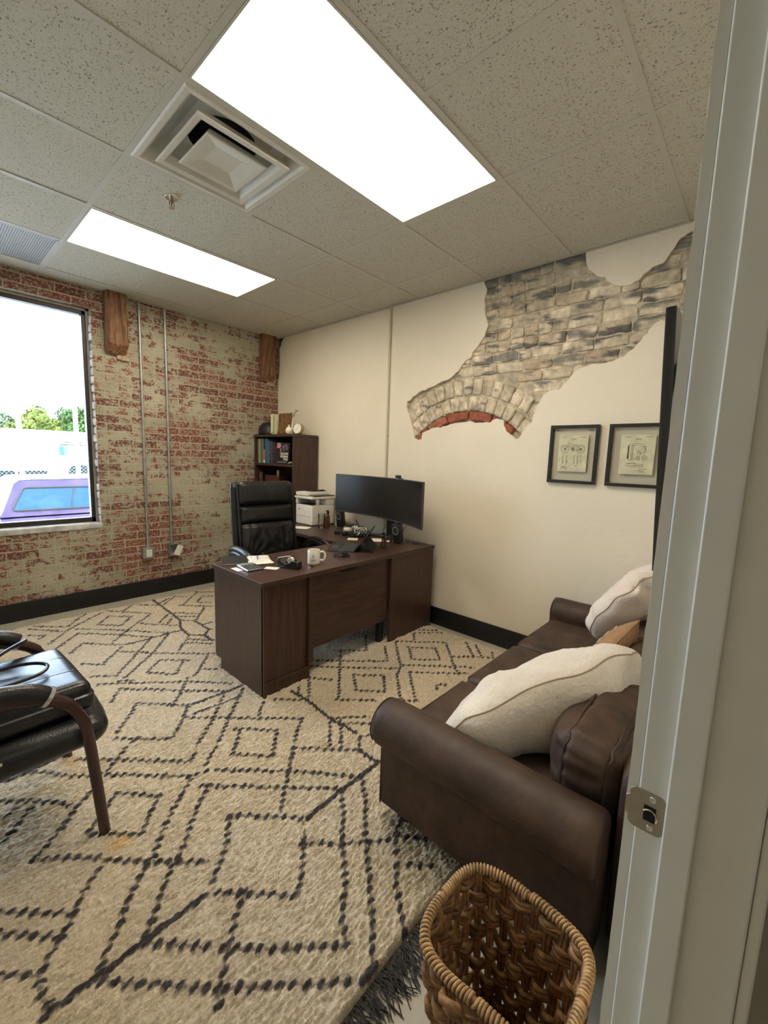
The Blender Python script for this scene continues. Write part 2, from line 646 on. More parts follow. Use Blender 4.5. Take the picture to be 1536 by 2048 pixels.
# window
w = thing('window_1', '', '', ((WX0 + WX1) / 2, .1, WZ0))
del w['label'], w['category']
w['kind'] = 'structure'
fy0, fy1 = .085, .15
bm = NB()
for x0, x1, z0, z1 in ((WX0, WX0 + .05, WZ0, WZ1), (WX1 - .050, WX1, WZ0, WZ1), (WX0, WX1, WZ0, WZ0 + .045), (WX0, WX1, WZ1 - .05, WZ1)):
    box(bm, x0, x1, fy0, fy1, z0, z1)
obj('window_frame', bm, M_BRONZE, w, world=True, bevel=.003)
bm = NB()
for x0, x1, z0, z1 in ((WX0, WX0 + .022, WZ0, WZ1), (WX1 - .022, WX1, WZ0, WZ1), (WX0, WX1, WZ1 - .02, WZ1)):
    box(bm, x0, x1, fy0 - .02, fy0, z0, z1)
obj('window_bead', bm, M_BRONZE2, w, world=True, bevel=.002)
bm = NB(); box(bm, WX0 + .04, WX1 - .04, .112, .117, WZ0 + .035, WZ1 - .04)
obj('window_pane', bm, M_GLASS, w, world=True, smooth=False)
bm = NB()
rbox(bm, (WX0 + WX1) / 2, .045, WZ0 - .022, WX1 - WX0 + .012, .115, .052, r=.012, n=10, wob=.002, ws=9)
M_SILL = mk('chipped_concrete_sill', (.50, .50, .47), .75, var=.35, scale=16, bmp=.4, bscale=40, bdist=.004)
obj('window_sill', bm, M_SILL, w, world=True)

# east wall: plaster sheet broken away in one ragged patch, bricks behind it
B_ = [(-2.642, 2.7), (-2.67, 2.659), (-2.659, 2.577), (-2.675, 2.46), (-2.7, 2.399), (-2.676, 2.332), (-2.63, 2.266), (-2.581, 2.222), (-2.558, 2.173), (-2.514, 2.163), (-2.473, 2.108), (-2.392, 2.047), (-2.316, 2.03), (-2.198, 1.993), (-2.094, 1.968), (-2.01, 1.924), (-1.956, 1.894), (-1.947, 1.843), (-1.984, 1.789), (-2.01, 1.72), (-2.036, 1.65), (-2.05, 1.581), (-2.095, 1.564), (-2.127, 1.572), (-2.135, 1.623), (-2.218, 1.655), (-2.338, 1.669), (-2.471, 1.697), (-2.599, 1.701), (-2.67, 1.694), (-2.772, 1.696), (-2.819, 1.72), (-2.868, 1.704), (-2.879, 1.663), (-2.907, 1.619), (-2.972, 1.572), (-3.002, 1.575), (-3.036, 1.631), (-3.083, 1.686), (-3.106, 1.754), (-3.123, 1.807), (-3.154, 1.859), (-3.193, 1.89), (-3.259, 1.891), (-3.289, 1.927), (-3.33, 1.975), (-3.365, 2.009), (-3.424, 2.027), (-3.507, 2.029), (-3.575, 2.033), (-3.627, 2.062), (-3.668, 2.085), (-3.705, 2.131), (-3.741, 2.182), (-3.777, 2.226), (-3.8, 2.238), (-3.826, 2.222), (-3.886, 2.19), (-3.96, 2.20), (-4.05, 2.24)]
I_ = [(-3.35, 2.697), (-3.363, 2.649), (-3.379, 2.604), (-3.423, 2.563), (-3.483, 2.537), (-3.521, 2.487), (-3.595, 2.461), (-3.662, 2.477), (-3.689, 2.509), (-3.727, 2.532), (-3.775, 2.544), (-3.817, 2.598), (-3.849, 2.651), (-3.892, 2.669), (-3.95, 2.70)]
def ragged(P, amp=.006, seed=1, step=.012):
    rr = random.Random(seed)
    out = []
    for a, b in zip(P[:-1], P[1:]):
        a, b = Vector(a), Vector(b)
        L = (b - a).length
        n = max(1, int(L / step))
        nrm = Vector((-(b - a).y, (b - a).x)).normalized()
        for k in range(n):
            q = a.lerp(b, k / n)
            q += nrm * (noise.noise(Vector((q.x * 28, q.y * 28, seed))) * amp * 1.6)
            out.append((q.x, q.y))
    out.append(tuple(P[-1]))
    return out
outer = [(YS - .15, 0), (0, 0), (0, 2.26), (-.018, 2.33), (-.03, 2.45), (-.024, 2.60), (-.05, 2.64), (-.075, 2.69), (-.13, 2.722), (-.13, 2.80), (-2.64, 2.80)] + ragged(B_) + [(YS - .15, 2.30)]
bm = NB()
def sheet(bm, poly, x0, x1):
    A = [bm.verts.new((x0, y, z)) for y, z in poly]
    B = [bm.verts.new((x1, y, z)) for y, z in poly]
    for t in tessellate_polygon([[Vector((y, z, 0)) for y, z in poly]]):
        bm.faces.new([A[i] for i in t])
    n = len(poly)
    for i in range(n):
        bm.faces.new([A[i], A[(i + 1) % n], B[(i + 1) % n], B[i]])
sheet(bm, outer, 0, .035)
sheet(bm, [(-3.35, 2.80)] + ragged(I_, seed=4) + [(-3.95, 2.80)], 0, .035)
east = struct('wall_east', bm, M_WHITE, smooth=False)
bm = NB(); box(bm, .16, .3, -5.8, .3, -.1, 2.95)  # dark box added behind the wall to keep light out of its cavities
obj('wall_light_blocker', bm, M_DARK, east, smooth=False)

M_OLDBR = attr_mat('whitewashed_old_brick', .85, .6, 45, .006, .35, 24)
bm = NB(); cols = []
AC, AR = (-2.54, 1.117), (.60, .67, .785, .915)
rb = random.Random(11)
cream = [(.64, .56, .42), (.70, .61, .46), (.58, .50, .37), (.66, .58, .44), (.55, .45, .33)]
sooty = [(.075, .078, .082), (.13, .13, .125), (.19, .185, .165)]
def addbrick(c, sy, sz, sx, ang, colr, seed):
    n0 = len(bm.verts)
    M = Matrix.Translation(c) @ Matrix.Rotation(ang, 4, 'X')
    rbox(bm, 0, 0, 0, sx, sy, sz, r=.013, n=7, M=M, wob=.009, ws=26, seed=seed)
    bm.verts.ensure_lookup_table()
    for i in range(n0, len(bm.verts)):
        v = bm.verts[i].co
        if colr[0] > 2.5 * colr[1]:
            k = 1 + .3 * noise.noise(v * 30)
            cols.append((colr[0] * k, colr[1] * k, colr[2] * k)); continue
        k = noise.fractal(v * 9 + Vector((0, 3, 1)), 1, 2, 4)
        dk = noise.fractal(v * Vector((1, 5, 16)) + Vector((7, 1, 2)), 1, 2, 3)
        up = min(1, max(0, (v.z - 2.45) / .25))
        c0 = Vector(colr) * (1 + .35 * k)
        w = min(1, max(0, (dk - .20 + .25 * up) * 5)) if v.z > 2.02 else 0
        band = math.exp(-((v.z - (2.16 + .20 * (-v.y - 2.9) * .35)) / .07) ** 2)
        w = max(w, min(1, max(0, (dk + .55 * band - .42) * 6)))
        c0 = c0.lerp(Vector(sooty[seed % 3]), w * .85)
        c0 = c0.lerp(Vector((.20, .20, .17)), up * .45)
        cols.append((max(.02, c0.x), max(.02, c0.y), max(.02, c0.z)))
seed = 0
row = 0
z = 1.50
while z < 2.86:
    y = -1.86 - (row % 2) * .105 - rb.uniform(0, .02)
    while y > -4.30:
        L = rb.choice([.20, .20, .205, .19, .10])
        cy, cz = y - L / 2, z + .037
        R = math.hypot(cy - AC[0], cz - AC[1])
        if R > AR[3] + .03 and cz > 1.52:
            seed += 1
            colr = rb.choice(cream)
            addbrick((.040 + rb.uniform(-.005, .006), cy, cz), L - .006, .0705, .05, rb.uniform(-.02, .02), colr, seed)
        y -= L
    z += .0775
    row += 1
for (r0, r1, wd) in ((AR[1], AR[2], .080), (AR[2] + .004, AR[3], .086)):
    rm = (r0 + r1) / 2
    a = PI / 2 - .80
    while a < PI / 2 + .86:
        seed += 1
        c = (.037 + rb.uniform(-.004, .004), AC[0] + rm * math.cos(a), AC[1] + rm * math.sin(a))
        addbrick(c, wd - .010, (r1 - r0) - .010, .05, a - PI / 2, rb.choice(cream[:4]), seed)
        a += wd / rm
a = PI / 2 - .75
rm = .632
while a < PI / 2 + .82:
    seed += 1
    n0 = len(cols)
    c = (.036 + rb.uniform(-.003, .003), AC[0] + rm * math.cos(a), AC[1] + rm * math.sin(a))
    addbrick(c, .19, .065, .05, a - PI / 2, rb.choice([(.33, .10, .055), (.27, .075, .045), (.38, .14, .08)]), seed)
    a += .20 / rm
# mortar bed
n0 = len(bm.verts)
ys = np.linspace(-4.30, -1.85, 150); zs = np.linspace(1.48, 2.86, 90)
G = [[bm.verts.new(((.0265 if math.hypot(yy - AC[0], zz - AC[1]) > .668 else .05) + .007 * noise.noise(Vector((yy * 30, zz * 30, 2))), yy, zz)) for zz in zs] for yy in ys]
for i in range(len(ys) - 1):
    for j in range(len(zs) - 1):
        bm.faces.new([G[i][j], G[i + 1][j], G[i + 1][j + 1], G[i][j + 1]])
for col_ in G:
    for v in col_:
        k = 1 + .4 * noise.noise(v.co * 14)
        cols.append((.54 * k, .465 * k, .345 * k))
bmesh.ops.recalc_face_normals(bm, faces=bm.faces)
me = bpy.data.meshes.new('exposed_brick'); bm.to_mesh(me); bm.free()
setcol(me, np.array(cols, dtype=np.float32))
obj('exposed_brick', me, M_OLDBR, east)

# door wall (south), with doorway
JX = -2.285    # face of the right jamb
DX0 = -3.20
DH = 2.14
bm = NB()
box(bm, JX + .018, .3, YH, YS, 0, 2.95)
box(bm, XW - .2, DX0 - .018, YH, YS, 0, 2.95)
box(bm, DX0 - .018, JX + .018, YH, YS, DH + .018, 2.95)
struct('wall_south', bm, M_WHITE, smooth=False)
bm = NB(); box(bm, XW - .2, XW, -5.8, .3, -.1, 2.95)
struct('wall_west', bm, M_WHITE, smooth=False)
# hall shell behind the camera
bm = NB()
box(bm, XW - .2, .3, -5.9, -5.75, -.1, 2.95)
box(bm, -1.2, -1.05, -5.8, YH, -.1, 2.95)
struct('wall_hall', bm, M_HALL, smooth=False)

# door frame: jamb, stops, casing, strike plate
dr = thing('door_1', '', '', ((JX + DX0) / 2, (YS + YH) / 2, 0))
del dr['label'], dr['category']
dr['kind'] = 'structure'
bm = NB()
for x0, x1 in ((JX, JX + .018), (DX0 - .018, DX0)):
    box(bm, x0, x1, YH, YS + .001, 0, DH)
box(bm, DX0 - .018, JX + .018, YH, YS + .001, DH, DH + .018)
obj('door_jamb', bm, M_TRIMW, dr, world=True, bevel=.0025)
bm = NB()
for x0, x1 in ((JX - .011, JX + .001), (DX0 - .001, DX0 + .011)):
    box(bm, x0, x1, -4.327, -4.2945, 0, DH)
box(bm, DX0, JX, -4.327, -4.2945, DH - .011, DH + .001)
obj('door_stop', bm, M_TRIMW, dr, world=True, bevel=.0022)
bm = NB()
def casing(x0, x1, y0, y1):
    box(bm, x0, x1, y0, y1, 0, DH + .06)
# room-side casing: ragged old paint line where it meets the wall
cp = []
rr = random.Random(5)
N = 120
va, vb = [], []
for k in range(N + 1):
    z = (DH + .06) * k / N
    j = max(0, noise.noise(Vector((z * 9, 3, 1)))) * .0035 + rr.uniform(0, .0006)
    ring = [(JX + .003, YS + .0015, z), (JX + .003, -4.2495 + j, z), (JX + .008, -4.2485 + j * .3, z), (JX + .062, -4.2485, z), (JX + .062, YS + .001, z)]
    ring = [bm.verts.new(p) for p in ring]
    if k:
        for i in range(5):
            bm.faces.new([pr_[i], pr_[(i + 1) % 5], ring[(i + 1) % 5], ring[i]])
    pr_ = ring
box(bm, DX0 - .062, DX0 - .003, YS + .0015, -4.2485, 0, DH + .06)
box(bm, DX0 - .062, JX + .062, YS + .0015, -4.2485, DH + .003, DH + .062)
obj('door_casing', bm, M_TRIMW, dr, world=True)
bm = NB()
for x0, x1 in ((JX + .004, JX + .062), (DX0 - .062, DX0 - .004)):
    box(bm, x0, x1, YH - .013, YH - .0005, 0, DH + .06)
obj('hall_casing', bm, M_TRIMW, dr, world=True, bevel=.003)
# strike plate
sp_pts = []
yc, zc, hw, hh, rc = -4.2735, .945, .0205, .0285, .008
for cx_, cy_, a0 in ((1, 1, 0), (-1, 1, 90), (-1, -1, 180), (1, -1, 270)):
    for k in range(5):
        a = math.radians(a0 + k * 22.5)
        sp_pts.append((yc + cx_ * (hw - rc) + rc * math.cos(a), zc + cy_ * (hh - rc) + rc * math.sin(a)))
bm = NB()
prism(bm, sp_pts, 'x', JX - .0018, JX - .0002)
# curled lip towards the room
prism(bm, [(-4.2552, .928), (-4.2552, .962), (-4.249, .957), (-4.249, .933)], 'x', JX - .0022, JX - .0006)
o = obj('strike_plate', bm, M_NICKEL, dr, world=True, bevel=.0005)
bm = NB()
rbox(bm, JX - .0018, yc - .004, zc - .001, .0012, .014, .022, r=.0005, n=4)
h_ = obj('latch_hole', bm, M_DARK, o); h_.location = (0, 0, 0)
for dz_ in (.0205, -.0205):
    bm = NB()
    lathe(bm, [(0, 0), (.0042, 0), (.0036, .0012), (.0012, .0013), (.001, .0004), (0, .0004)], seg=14, M=TR(JX - .0017, yc - .006, zc + dz_, ry=-PI / 2))
    obj('screw', bm, M_CHROME, o)
bm = NB()
tube(bm, [(JX - .003, yc - .004 + .0085 * math.cos(a), zc - .004 + .0095 * math.sin(a)) for a in np.linspace(.2 * PI, 1.15 * PI, 14)], .0012, 6)
obj('latch_rim', bm, M_CHROME, o)

# baseboards
def baseb(name, x0, x1, y0, y1, hgt=.150):
    bm = NB(); box(bm, x0, x1, y0, y1, 0, hgt)
    return struct(name, bm, M_BLACKBASE, smooth=False, bevel=.002)
baseb('baseboard_north', XW, 0, -.014, -.0005)
baseb('baseboard_east', -.014, -.0005, YS, -.014)
baseb('baseboard_south', JX + .063, -.014, YS + .0005, YS + .014)
baseb('baseboard_west', XW + .0005, XW + .014, YS, -.014)

# ceiling: lay-in tiles with their steel grid
def cellx(i): return GX + i * T
def celly(j): return GY + j * T
special = {(0, -1), (1, -1), (0, 2), (1, 2), (0, 0), (-1, 3)}
bm = NB()
for i in range(-4, 5):
    for j in range(-4, 6):
        if (i, j) in special:
            continue
        x0, x1 = max(XW, cellx(i)), min(0, cellx(i + 1))
        y0, y1 = max(YS, celly(j)), min(0, celly(j + 1))
        if x1 - x0 < .02 or y1 - y0 < .02:
            continue
        t = rnd.uniform(-.0015, .0015)
        box(bm, x0 + .003, x1 - .003, y0 + .003, y1 - .003, H + .003 + t, H + .018)
ceil = struct('ceiling', bm, M_TILE, smooth=False)
bm = NB()
for i in range(-3, 4):
    x = cellx(i)
    if XW < x < 0:
        if i == 1:
            for a_, b_ in ((YS, celly(-1) + .012), (celly(0) - .012, celly(2) + .012), (celly(3) - .012, 0)):
                box(bm, x - .012, x + .012, a_, b_, H, H + .004)
        else:
            box(bm, x - .012, x + .012, YS, 0, H, H + .004)
for j in range(-3, 5):
    y = celly(j)
    if YS < y < 0:
        for i in range(-4, 4):
            x0, x1 = max(XW, cellx(i) + .012), min(0, cellx(i + 1) - .012)
            if x1 - x0 < .03:
                continue
            box(bm, x0, x1, y - .012, y + .012, H - .0003, H + .004)
box(bm, -.02, 0, YS, 0, H - .0006, H + .001)
box(bm, XW, XW + .02, YS, 0, H - .0006, H + .001)
box(bm, XW, 0, -.02, 0, H - .0006, H + .001)
box(bm, XW, 0, YS, YS + .02, H - .0006, H + .001)
obj('ceiling_grid', bm, M_TBAR, ceil, smooth=False)
bm = NB(); box(bm, XW - .2, .3, -5.9, .3, 2.92, 3.02)  # unseen cover box above the ceiling, added to block the sky
obj('sky_blocker', bm, M_DARK, ceil, smooth=False)
bm = NB(); box(bm, XW, -1.2, -5.75, YH, 2.55, 2.6)
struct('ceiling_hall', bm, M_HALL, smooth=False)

# recessed ceiling lights
def panel(i0, i1, j0, j1, label):
    x0, x1, y0, y1 = cellx(i0) + .013, cellx(i1) - .013, celly(j0) + .013, celly(j1) - .013
    t = thing('ceiling_light', label, 'ceiling light', ((x0 + x1) / 2, (y0 + y1) / 2, H))
    bm = NB()
    for a, b, c, d in ((x0, x1, y0, y0 + .009), (x0, x1, y1 - .009, y1), (x0, x0 + .009, y0 + .009, y1 - .009), (x1 - .009, x1, y0 + .009, y1 - .009)):
        box(bm, a, b, c, d, H - .001, H + .05)
    obj('light_frame', bm, M_TBAR, t, world=True, smooth=False)
    bm = NB(); box(bm, x0 + .009, x1 - .009, y0 + .009, y1 - .009, H + .003, H + .006)
    obj('light_diffuser', bm, M_PANEL, t, world=True, smooth=False)
panel(0, 2, -1, 0, 'large lit rectangular ceiling panel nearest the doorway, beside the square air diffuser')
panel(0, 2, 2, 3, 'lit rectangular ceiling panel nearest the brick wall, past the sprinkler head')
bm = NB(); box(bm, -2.6, -2.0, -5.3, -4.9, 2.54, 2.549)  # unseen hallway lamp, added as dim fill for the door jamb
t = obj('hall_fill_light', bm, M_FILL, None, smooth=False)
tag(t, 'unseen square fill lamp added on the hallway ceiling outside the door', 'ceiling light')

# square supply diffuser
vx, vy = cellx(.5), celly(.5)
t = thing('air_diffuser', 'square white stepped air diffuser in the ceiling between the two light panels', 'vent', (vx, vy, H))
def sqring(bm, rings, cap=False):
    R = []
    for h, z in rings:
        R.append([bm.verts.new((sx * h, sy * h, z)) for sx, sy in ((-1, -1), (1, -1), (1, 1), (-1, 1))])
    for A, B in zip(R[:-1], R[1:]):
        for k in range(4):
            bm.faces.new([A[k], A[(k + 1) % 4], B[(k + 1) % 4], B[k]])
    if cap:
        bm.faces.new(R[-1])
bm = NB(); sqring(bm, [(.292, 0), (.283, -.004), (.262, -.003), (.252, .006), (.215, .060), (.17, .085)])
obj('vent_frame', bm, M_VENTW, t, smooth=False, bevel=.002)
bm = NB(); lathe(bm, [(.25, .0835), (.148, .084)], seg=40)
obj('neck_plate', bm, M_VENTW, t)
bm = NB(); lathe(bm, [(.148, .084), (.143, .16), (0, .16)], seg=40)
obj('duct_collar', bm, M_DARK, t)
bm = NB(); sqring(bm, [(.196, .018), (.212, -.010), (.214, -.016), (.208, -.0175), (.186, -.014), (.166, .012), (.170, .015), (.19, -.006), (.194, .018)])
obj('vent_cone', bm, M_VENTW, t, smooth=False)
bm = NB(); sqring(bm, [(.118, .020), (.139, -.010), (.141, -.016), (.135, -.0175), (.118, -.014), (.062, .004)], cap=True)
obj('vent_core', bm, M_VENTW, t, smooth=False)

# perforated return grille
x0, x1, y0, y1 = cellx(-1) + .013, cellx(0) - .013, celly(3) + .013, celly(4) - .013
t = thing('return_grille', 'grey perforated return air panel in the ceiling near the window', 'vent', ((x0 + x1) / 2, (y0 + y1) / 2, H))
m, nt, b = nodes('perforated_grille')
v = coords(nt)
wv = add(nt, 'ShaderNodeTexWave'); wv.inputs['Scale'].default_value = 26; wv.inputs['Distortion'].default_value = 1.5; wv.bands_direction = 'X'
nt.links.new(v, wv.inputs['Vector'])
r = ramp(nt, [(.2, (.16, .165, .16)), (.8, (.34, .345, .33))]); nt.links.new(wv.outputs[0], r.inputs[0]); nt.links.new(r.outputs[0], b.inputs['Base Color'])
bump(nt, b, wv.outputs[0], .4, .003)
bm = NB(); box(bm, x0 + .01, x1 - .01, y0 + .01, y1 - .01, H + .002, H + .008)
obj('grille_face', bm, m, t, world=True, smooth=False)
bm = NB()
for a, b2, c, d in ((x0, x1, y0, y0 + .012), (x0, x1, y1 - .012, y1), (x0, x0 + .012, y0, y1), (x1 - .012, x1, y0, y1)):
    box(bm, a, b2, c, d, H - .001, H + .012)
obj('grille_frame', bm, M_TBAR, t, world=True, smooth=False)

# sprinkler
t = thing('sprinkler_head', 'small chrome fire sprinkler head with round collar hanging from a ceiling tile', 'sprinkler', (-1.909, -1.876, H))
bm = NB(); lathe(bm, [(.0, -.002), (.012, -.004), (.030, -.005), (.034, .0), (.034, .004), (0, .004)], seg=28)
obj('escutcheon', bm, M_CHROME, t)
bm = NB(); lathe(bm, [(0, -.002), (.009, -.003), (.009, -.018), (.0115, -.019), (.0115, -.026), (.004, -.027), (0, -.027)], seg=16)
for s in (-1, 1):
    tube(bm, smoothpath([(s * .008, 0, -.022), (s * .013, 0, -.032), (s * .009, 0, -.044), (0, 0, -.050)], 4), .0022, 6)
obj('sprinkler_body', bm, mk('aged_brass', (.34, .30, .24), .3, metal=.9), t)
bm = NB(); lathe(bm, [(0, -.050), (.014, -.051), (.014, -.053), (0, -.053)], seg=20)
obj('deflector', bm, M_CHROME, t)
bm = NB(); lathe(bm, [(0, -.027), (.0025, -.028), (.0025, -.045), (0, -.046)], seg=8)
obj('glass_bulb', bm, mk('red_bulb', (.4, .02, .02), .1), t)

# sawn timber beam ends bedded in the brick
def timber_mat():
    m, nt, b = nodes('weathered_timber')
    v = coords(nt, scale=(34, 34, 2.6))
    n = add(nt, 'ShaderNodeTexNoise'); n.inputs['Scale'].default_value = 1.6; n.inputs['Detail'].default_value = 8; n.inputs['Roughness'].default_value = .7
    nt.links.new(v, n.inputs['Vector'])
    r = ramp(nt, [(.30, (.04, .017, .008)), (.42, (.13, .058, .026)), (.54, (.24, .12, .055)), (.62, (.30, .17, .09)), (.70, (.60, .50, .38))])
    nt.links.new(n.outputs[0], r.inputs[0]); nt.links.new(r.outputs[0], b.inputs['Base Color'])
    b.inputs['Roughness'].default_value = .7
    bump(nt, b, n.outputs[0], .8, .008)
    return m
M_TIMB = timber_mat()
def beam(x0, x1, z0, depth, label, seed):
    t = thing('timber_beam_end', label, 'beam', ((x0 + x1) / 2, 0, z0))
    bm = NB()
    rbox(bm, (x0 + x1) / 2, -depth / 2 + .02, (z0 + H + .02) / 2, x1 - x0, depth + .04, H + .02 - z0, r=.012, n=14, wob=.007, ws=16, seed=seed)
    for v in bm.verts:      # undercut, chamfered foot
        if v.co.z < z0 + .10 and v.co.y < -.03:
            v.co.z += (.10 - (v.co.z - z0)) * .75 * min(1, (-v.co.y - .03) / max(.001, depth - .03))
    obj('timber', bm, M_TIMB, t, world=True)
    bm = NB()
    rbox(bm, (x0 + x1) / 2 + .055, -.012, (z0 + H) / 2 - .03, .10, .03, H - z0 + .02, r=.01, n=10, wob=.012, ws=18, seed=seed + 5)
    obj('broken_plaster', bm, mk('crumbly_plaster', (.40, .30, .22), .9, var=.5, scale=30, bmp=.7, bscale=60, bdist=.006), t, world=True)
beam(-1.745, -1.585, 2.215, .10, 'brown sawn timber beam end beside the window, just under the ceiling', 2)
beam(-.245, -.075, 2.215, .07, 'reddish brown timber beam end in the corner where brick meets white wall', 9)

# surface conduits with boxes on the brick wall
def strap(bm, x, z, y=-.016):
    box(bm, x - .022, x + .022, -.003, 0, z - .008, z + .008)
    tube(bm, [(x + .0135 * math.cos(a), y + .0135 * math.sin(a), z) for a in np.linspace(0, -PI, 8)], .004, 5)
def conduit(x, label, kind):
    t = thing('conduit', label, 'conduit', (x, 0, .43))
    bm = NB(); tube(bm, [(x, -.016, H + .02), (x, -.016, 1.9), (x - .001, -.016, 1.2), (x, -.018, .62), (x, -.024, .485)], .0115, 12)
    obj('pipe', bm, M_STEEL, t, world=True)
    for z in (2.60, 1.14, .62):
        bm = NB(); strap(bm, x, z)
        obj('strap', bm, M_STEEL, t, world=True)
    bm = NB(); lathe(bm, [(.0, .03), (.0145, .03), (.0155, .015), (.0155, 0), (0, 0)], seg=14, M=TR(x, -.024, .477))
    obj('connector', bm, M_STEEL, t, world=True)
    bm = NB()
    if kind == 0:
        rbox(bm, x - .003, -.0275, .425, .104, .055, .108, r=.012, n=6)
        o = obj('junction_box', bm, M_STEEL, t, world=True)
        bm = NB(); rbox(bm, x - .003, -.058, .425, .050, .008, .070, r=.003, n=4)
        p = obj('outlet', bm, M_WHITEP, o); p.location = (0, 0, 0)
        bm = NB()
        for s in (-1, 1):
            for d in (-.0075, .0075):
                box(bm, x - .003 + d - .0012, x - .003 + d + .0012, -.0631, -.0615, .425 + s * .018 - .004, .425 + s * .018 + .005)
            lathe(bm, [(0, 0), (.0026, 0), (.0026, .001), (0, .001)], seg=10, M=TR(x - .003, -.0621, .425 + s * .018 - .010, rx=PI / 2))
        obj('socket_slots', bm, M_DARK, o)
    else:
        # open box with hanging cover
        bx, bz, w2, h2 = x + .012, .425, .045, .056
        for a, b2, c, d in ((bx - w2, bx + w2, bz - h2, bz - h2 + .003), (bx - w2, bx + w2, bz + h2 - .003, bz + h2), (bx - w2, bx - w2 + .003, bz - h2, bz + h2), (bx + w2 - .003, bx + w2, bz - h2, bz + h2)):
            box(bm, a, b2, -.050, 0, c, d)
        box(bm, bx - w2, bx + w2, -.006, -.001, bz - h2, bz + h2)
        o = obj('junction_box', bm, M_STEEL, t, world=True, smooth=False)
        bm = NB(); rbox(bm, 0, 0, 0, .056, .005, .104, r=.003, n=5)
        p = obj('cover_plate', bm, M_WHITEP, o)
        p.matrix_local = TR(x + .047, -.062, .418, ry=math.radians(24), rz=math.radians(-12))
        for dz_ in (-.026, .026):
            bm = NB()
            lathe(bm, [(0, 0), (.0035, 0), (.003, .0015), (0, .002)], seg=10, M=TR(0, -.0025, dz_, rx=PI / 2))
            q = obj('screw', bm, M_DGREY, o)
            q.matrix_local = p.matrix_local
        bm = NB(); tube(bm, smoothpath([(bx - .02, -.01, bz + .03), (bx, -.04, bz + .02), (bx + .02, -.05, bz - .01)], 6), .002, 6)
        obj('wire', bm, M_BLACK, o)
conduit(-1.469, 'thin grey metal conduit nearest the window, ending in a box with a white outlet', 0)
conduit(-1.250, 'grey metal conduit nearest the desk chair, its open box has a crooked cover plate', 1)
t = thing('wall_conduit', 'cream painted vertical conduit running down the white wall behind the monitor', 'conduit', (0, -1.739, .72))
bm = NB(); tube(bm, [(-.012, -1.737, H), (-.012, -1.739, 1.8), (-.012, -1.743, .74)], .010, 12)
obj('pipe', bm, M_CONDP, t, world=True)
for z in (2.58, 1.6):
    bm = NB()
    box(bm, -.003, -.0005, -1.762, -1.717, z - .008, z + .008)
    tube(bm, [(-.012 - .012 * math.sin(a), -1.739 + .012 * math.cos(a), z) for a in np.linspace(0, PI, 8)], .0035, 5)
    obj('strap', bm, M_CONDP, t, world=True)

